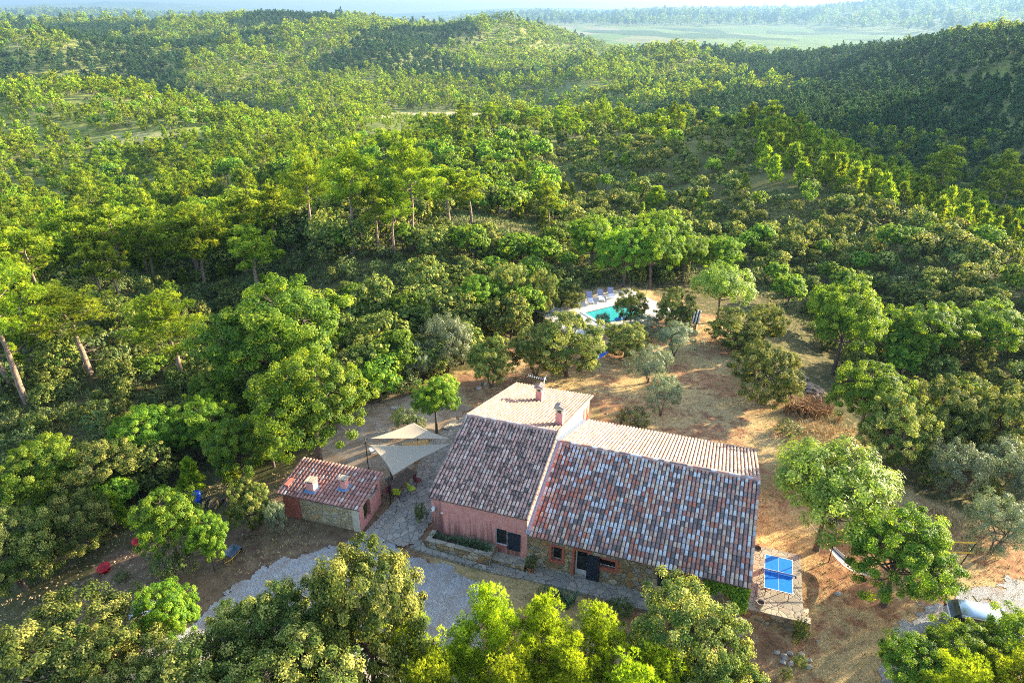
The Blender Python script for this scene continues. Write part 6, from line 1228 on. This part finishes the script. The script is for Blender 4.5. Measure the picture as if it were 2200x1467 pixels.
def dn(x, y): return np.clip(.35 + 1.1 * vnoise(x / 2.6, y / 2.6, 51) + .5 * vnoise(x / .8, y / .8, 52), 0.03, 1)
tag(blades('dry_grass', scatter(42000, NEAR, AV, dn, 5), 5, .13, .022, 1.1, 'straw_blade', 4, .16), 'short straw coloured dry grass over the garden lawn', kind='stuff')
def dn2(x, y): return np.clip(.9 * vnoise(x / 4.5, y / 4.5, 61) + .5 * vnoise(x / 1.1, y / 1.1, 62) - .05, 0, 1)
tag(blades('green_grass', scatter(30000, NEAR, AV, dn2, 6), 5, .14, .024, 1.0, 'green_blade', 7, .16), 'patchy olive green grass and weeds on the garden ground', kind='stuff')
def dn3(x, y): return np.clip(1.3 - ((x - 24.2) / 3.6) ** 2 - ((y - 44.2) / 2.0) ** 2, 0, 1) + np.clip(1 - ((x - 28) / 4) ** 2 - ((y - 34) / 3.2) ** 2, 0, 1) * .8 + np.clip(1 - ((x - 24.5) / 3) ** 2 - ((y - 48) / 2) ** 2, 0, .4)
tag(blades('golden_grass', scatter(3800, [(17,28),(17,52),(34,52),(34,28)], AV, dn3, 8), 9, .62, .022, .55, 'straw_blade', 8, .22), 'tall golden dry grass on the right of the lawn', kind='stuff')
C = np.array([(24.3 + a, 48.4 + b, 0) for a, b in rngg.normal(size=(46, 2)) * (.85, .55)]); C[:, 2] = hz(C[:, 0], C[:, 1]); bb = blades('dry_bush', C - [24.3, 48.4, 0], 26, 1.35, .03, .8, 'brown_blade', 9, .25, (24.3, 48.4, 0)); tag(bb, 'dry reddish brown bush at the edge of the lawn under the airy oak', 'bush')
# forest floor scrub in the dip and on the slopes near the garden
WOODS = [(-75,40),(-75,120),(0,125),(80,125),(90,60),(44,36),(30,80),(16,82),(-4,70),(-16,56),(-30,45),(-34,30)]
tag(blades('undergrowth', scatter(36000, WOODS, [POOL], None, 11), 7, .42, .09, .9, 'green_blade', 12, .5), 'rough green and straw undergrowth between the nearer trees', kind='stuff')
# stones
def rocks(name, P, smin, smax, m, seed, label, kind='stuff'):
    rg_ = np.random.default_rng(seed); V = []; F = []
    base = np.array([(1,0,0),(-1,0,0),(0,1,0),(0,-1,0),(0,0,1),(0,0,-1),(.7,.7,.3),(-.7,.7,.2),(.7,-.7,.25),(-.7,-.7,.3),(.5,.1,.8),(-.4,.3,.75)]); bm_f = None
    import bmesh
    for p in P:
        s = rg_.uniform(smin, smax) * (1 if rg_.random() < .85 else 1.5); b = unit(base + rg_.normal(size=base.shape) * .22) * rg_.uniform(.8, 1.1, (12, 1)) * s * np.array([1, rg_.uniform(.6, 1), rg_.uniform(.4, .75)]); a = rg_.uniform(0, 6.28); b = np.stack([b[:, 0] * math.cos(a) - b[:, 1] * math.sin(a), b[:, 0] * math.sin(a) + b[:, 1] * math.cos(a), b[:, 2]], -1) + p
        V.append(b)
    bm = bmesh.new()
    for b in V:
        vs = [bm.verts.new(v) for v in b]; bmesh.ops.convex_hull(bm, input=vs)
    bmesh.ops.delete(bm, geom=[v for v in bm.verts if not v.link_faces], context='VERTS')
    me = bpy.data.meshes.new(name); bm.to_mesh(me); bm.free(); me.materials.append(m); a = me.attributes.new("rnd", 'FLOAT', 'FACE'); a.data.foreach_set("value", rg_.random(len(me.polygons)).astype(np.float32))
    return tag(link(name, me), label, kind=kind)
t = NT('rock'); n = t.noise(t.pos(), 2.3, 5, .7); M['rock'] = t.done(t.bsdf(t.ramp(n, [(.3, (.22,.19,.155)), (.5, (.36,.32,.27)), (.7, (.50,.47,.42))]), .9, t.bump(n, .5, .03)))
t = NT('rusty_rock'); n = t.noise(t.pos(), 2.3, 5, .7); M['rusty_rock'] = t.done(t.bsdf(t.ramp(n, [(.3, (.20,.13,.09)), (.55, (.34,.24,.17)), (.75, (.46,.38,.30))]), .9))
def heapz(cx, cy, rx, ry, n, hmax, seed):
    rg_ = np.random.default_rng(seed); a = rg_.uniform(0, 6.28, n); q = np.sqrt(rg_.random(n)); x = cx + rx * q * np.cos(a); y = cy + ry * q * np.sin(a); return np.stack([x, y, hz(x, y) + hmax * (1 - q ** 1.5) * rg_.uniform(.3, 1, n)], -1)
rocks('rubble', np.concatenate([heapz(25.6, 55.0, 1.4, 2.0, 170, .7, 1), heapz(26.5, 52.2, 1.0, 2.2, 150, .5, 2)]), .10, .24, M['rusty_rock'], 3, 'long heap of brown rubble at the edge of the dry lawn')
rocks('pebbles', scatter(1500, NEAR, [HOUSE, POOL, KIT, PATH], lambda x, y: np.clip(.25 + .6 * vnoise(x / 5, y / 5, 71), .04, 1), 13) + [0, 0, .01], .03, .09, M['rock'], 5, 'loose pale stones scattered over the bare ground')
rocks('stony_debris', scatter(900, [(-31,30),(-24,37),(-19,36),(-21,29),(-26,26)], [], None, 14), .03, .08, M['rusty_rock'], 6, 'stony debris on the shaded slope by the red tubs')
rg = random.Random(5)
for k, (x, y, s) in enumerate([(14.0,25.6,.22),(14.35,25.4,.26),(14.7,25.55,.2),(14.2,25.1,.2),(15.3,25.5,.25),(15.6,25.2,.2),(15.45,24.85,.22),(14.6,25.0,.24)]):
    o = rocks('garden_rock', [(0, 0, 0)], s, s, M['rock'], 20 + k, None, None); o.location = (x, y, g1(x, y) + .05); tag(o, 'pale rock in the little pile round the green conifer', 'rock', 'rocks piled round the little conifer')
for k in range(34):
    t_ = k / 33; x = 12.2 + t_ * 7.6 + rg.uniform(-.1, .1); y = 24.1 - .9 * math.sin(t_ * 2.6) + rg.uniform(-.12, .12); o = rocks('edging_stone', [(0, 0, 0)], .09, .18, M['rock'], 60 + k, None, None); o.location = (x, y, g1(x, y) + .02); tag(o, 'small stone in the broken line edging the lower lawn', 'stone', 'stones in the line edging the lower lawn')
for k, (x, y, s) in enumerate([(-2.4,51.9,.32),(-1.9,52.4,.25),(-2.8,51.2,.3),(18.6,29.0,.28),(16.7,31.3,.18)]):
    o = rocks('boulder', [(0, 0, 0)], s, s, M['rock'], 120 + k, None, None); o.location = (x, y, g1(x, y) + .06); tag(o, ['pale boulder under the thin trunked oak behind the roof', 'smaller pale boulder beyond the one under the thin trunked oak', 'flat boulder nearest the roof under the thin trunked oak', 'lone boulder on the lawn left of the leaning oak', 'dark red stone at the right of the tennis table'][k], 'boulder')
m = MB(); rg = random.Random(6)
for k in range(90): x, y = rg.gauss(0, 1.1), rg.gauss(0, .5); a = rg.uniform(0, 3.14); L = rg.uniform(.4, 1.1); z = g1(22.9 + x, 60.6 + y) + rg.uniform(.03, .35); m.tube([(x - L * math.cos(a) / 2, y - L * math.sin(a) / 2, z), (x + L * math.cos(a) / 2, y + L * math.sin(a) / 2, z + rg.uniform(-.1, .15))], rg.uniform(.012, .03), 4)
tag(m.build('brushwood', M['bark'], None, (22.9, 60.6, 0)), 'tangle of cut dark branches on the far edge of the lawn', kind='stuff')
# ------------------------------------------------------------------ the air between here and the hills
def build_haze():
    m = MB(); m.box(-19000, 19000, -1500, 18500, -460, 150)
    t = NT("haze"); v = t.n("VolumePrincipled"); v.inputs["Color"].default_value = (.18, .32, .52, 1); v.inputs["Density"].default_value = HAZE; v.inputs["Anisotropy"].default_value = .3
    t.l(v.outputs[0], t.out.inputs["Volume"]); o = m.build("haze", t.m); tag(o, "pale blue summer haze over the valley and far hills", kind='stuff'); return o
HAZE = .00012
build_haze()

# ------------------------------------------------------------------ a label of its own for each of the nearer trees
ANCH = [('the swimming pool', 11, 69), ('the pump hut', 18.3, 64.9), ('the pond', -10.9, 66.2), ('the blue hammock', 7.8, 56), ('the biggest spreading oak', -20.6, 54.9), ('the oak behind the outdoor kitchen', -13.5, 39.8),
 ('the wire enclosure', -23.2, 39), ('the red tubs', -24, 34.3), ('the front left edge pine', -47.3, 57.8), ('the airy left edge pine', -43.4, 62.3), ('the pine left of the biggest oak', -32.9, 60.1), ('the forked trunk pine', -58.5, 95.3),
 ('the dark broad crowned pine', -46.3, 95.7), ('the leftmost centre pine', -28.5, 94.9), ('the tallest broad crowned pine', -21.7, 89.2), ('the dark domed tall pine', -13.8, 92.4), ('the bent trunk pine', -9.7, 103), ('the clearing oak', -.2, 118.4),
 ('the oak by the sun loungers', 13.3, 76.8), ('the slanting trunk oak', 21.5, 81.7), ('the pointed young pine', 26.9, 126.8), ('the narrow young pine', 32.5, 126.3), ('the lone domed oak', 20.8, 49.1), ('the rubble heap', 26, 54), ('the tallest oak by the rubble', 30.4, 57.3),
 ('the airy oak', 26.8, 44.5), ('the wide right hand oak', 39.8, 59.8), ('the dark trunked oak', 46.3, 60.4), ('the badminton net', 24, 31), ('the aerial oaks', 3.5, 53.4), ('the lookout cabin', 41, 163), ('the pond thicket oak', -3.3, 66.7), ('the feathery ash', 22, 67.2)]
def relabel():
    A = [(n, *px_of(x, y, g1(x, y))) for n, x, y in ANCH]; seen = {}
    for o in scene.objects:
        if o.parent or 'group' not in o or o.get('category') not in CATS.values() or o.name.split('.')[0] not in LOOK: continue
        r = math.hypot(o.location.x, o.location.y)
        if r > 185: continue
        px, py = px_of(*o.location); n, ax, ay = min(A, key=lambda a: math.hypot(a[1] - px, (a[2] - py) * 1.8)); dx, dy = px - ax, (ay - py) * 1.8; d = math.hypot(dx, dy)
        h = ['right of', 'behind and right of', 'behind', 'behind and left of', 'left of', 'in front and left of', 'in front of', 'in front and right of'][int(round(math.atan2(dy, dx) / (math.pi / 4))) % 8]
        far = 'just ' if d < 45 else '' if d < 95 else 'well ' if d < 150 else 'far '
        s = o.scale.z; size = 'tiny ' if s < .45 else 'small ' if s < .7 else '' if s < .95 else 'large '
        k = {'pine_tree': 'bare trunked pine', 'young_pine': 'pointed young pine', 'oak_tree': 'bright green oak', 'holm_oak': 'dusky evergreen oak', 'shrub': 'scrub bush'}[o.name.split('.')[0]]
        lb = size + k + ' ' + far + h + ' ' + n; lb = lb if len(lb.split()) < 17 else lb.replace('bright green ', '').replace('dusky ', ''); seen.setdefault(lb, []).append(o)
    for lb, os_ in seen.items():
        if len(os_) == 1: os_[0]['label'] = lb; continue
        os_.sort(key=lambda o: px_of(*o.location)[0]); m = len(os_)
        words = {2: ['leftmost', 'rightmost'], 3: ['leftmost', 'middle', 'rightmost'], 4: ['leftmost', 'second from left', 'third from left', 'rightmost']}.get(m)
        for i, o in enumerate(os_):
            if words and len(lb.split()) < 12: o['label'] = lb + ', ' + words[i] + ' of ' + {2: 'two', 3: 'three', 4: 'four'}[m]
            else: o['label'] = lb; o['group'] = 'a cluster of trees: ' + lb
relabel()
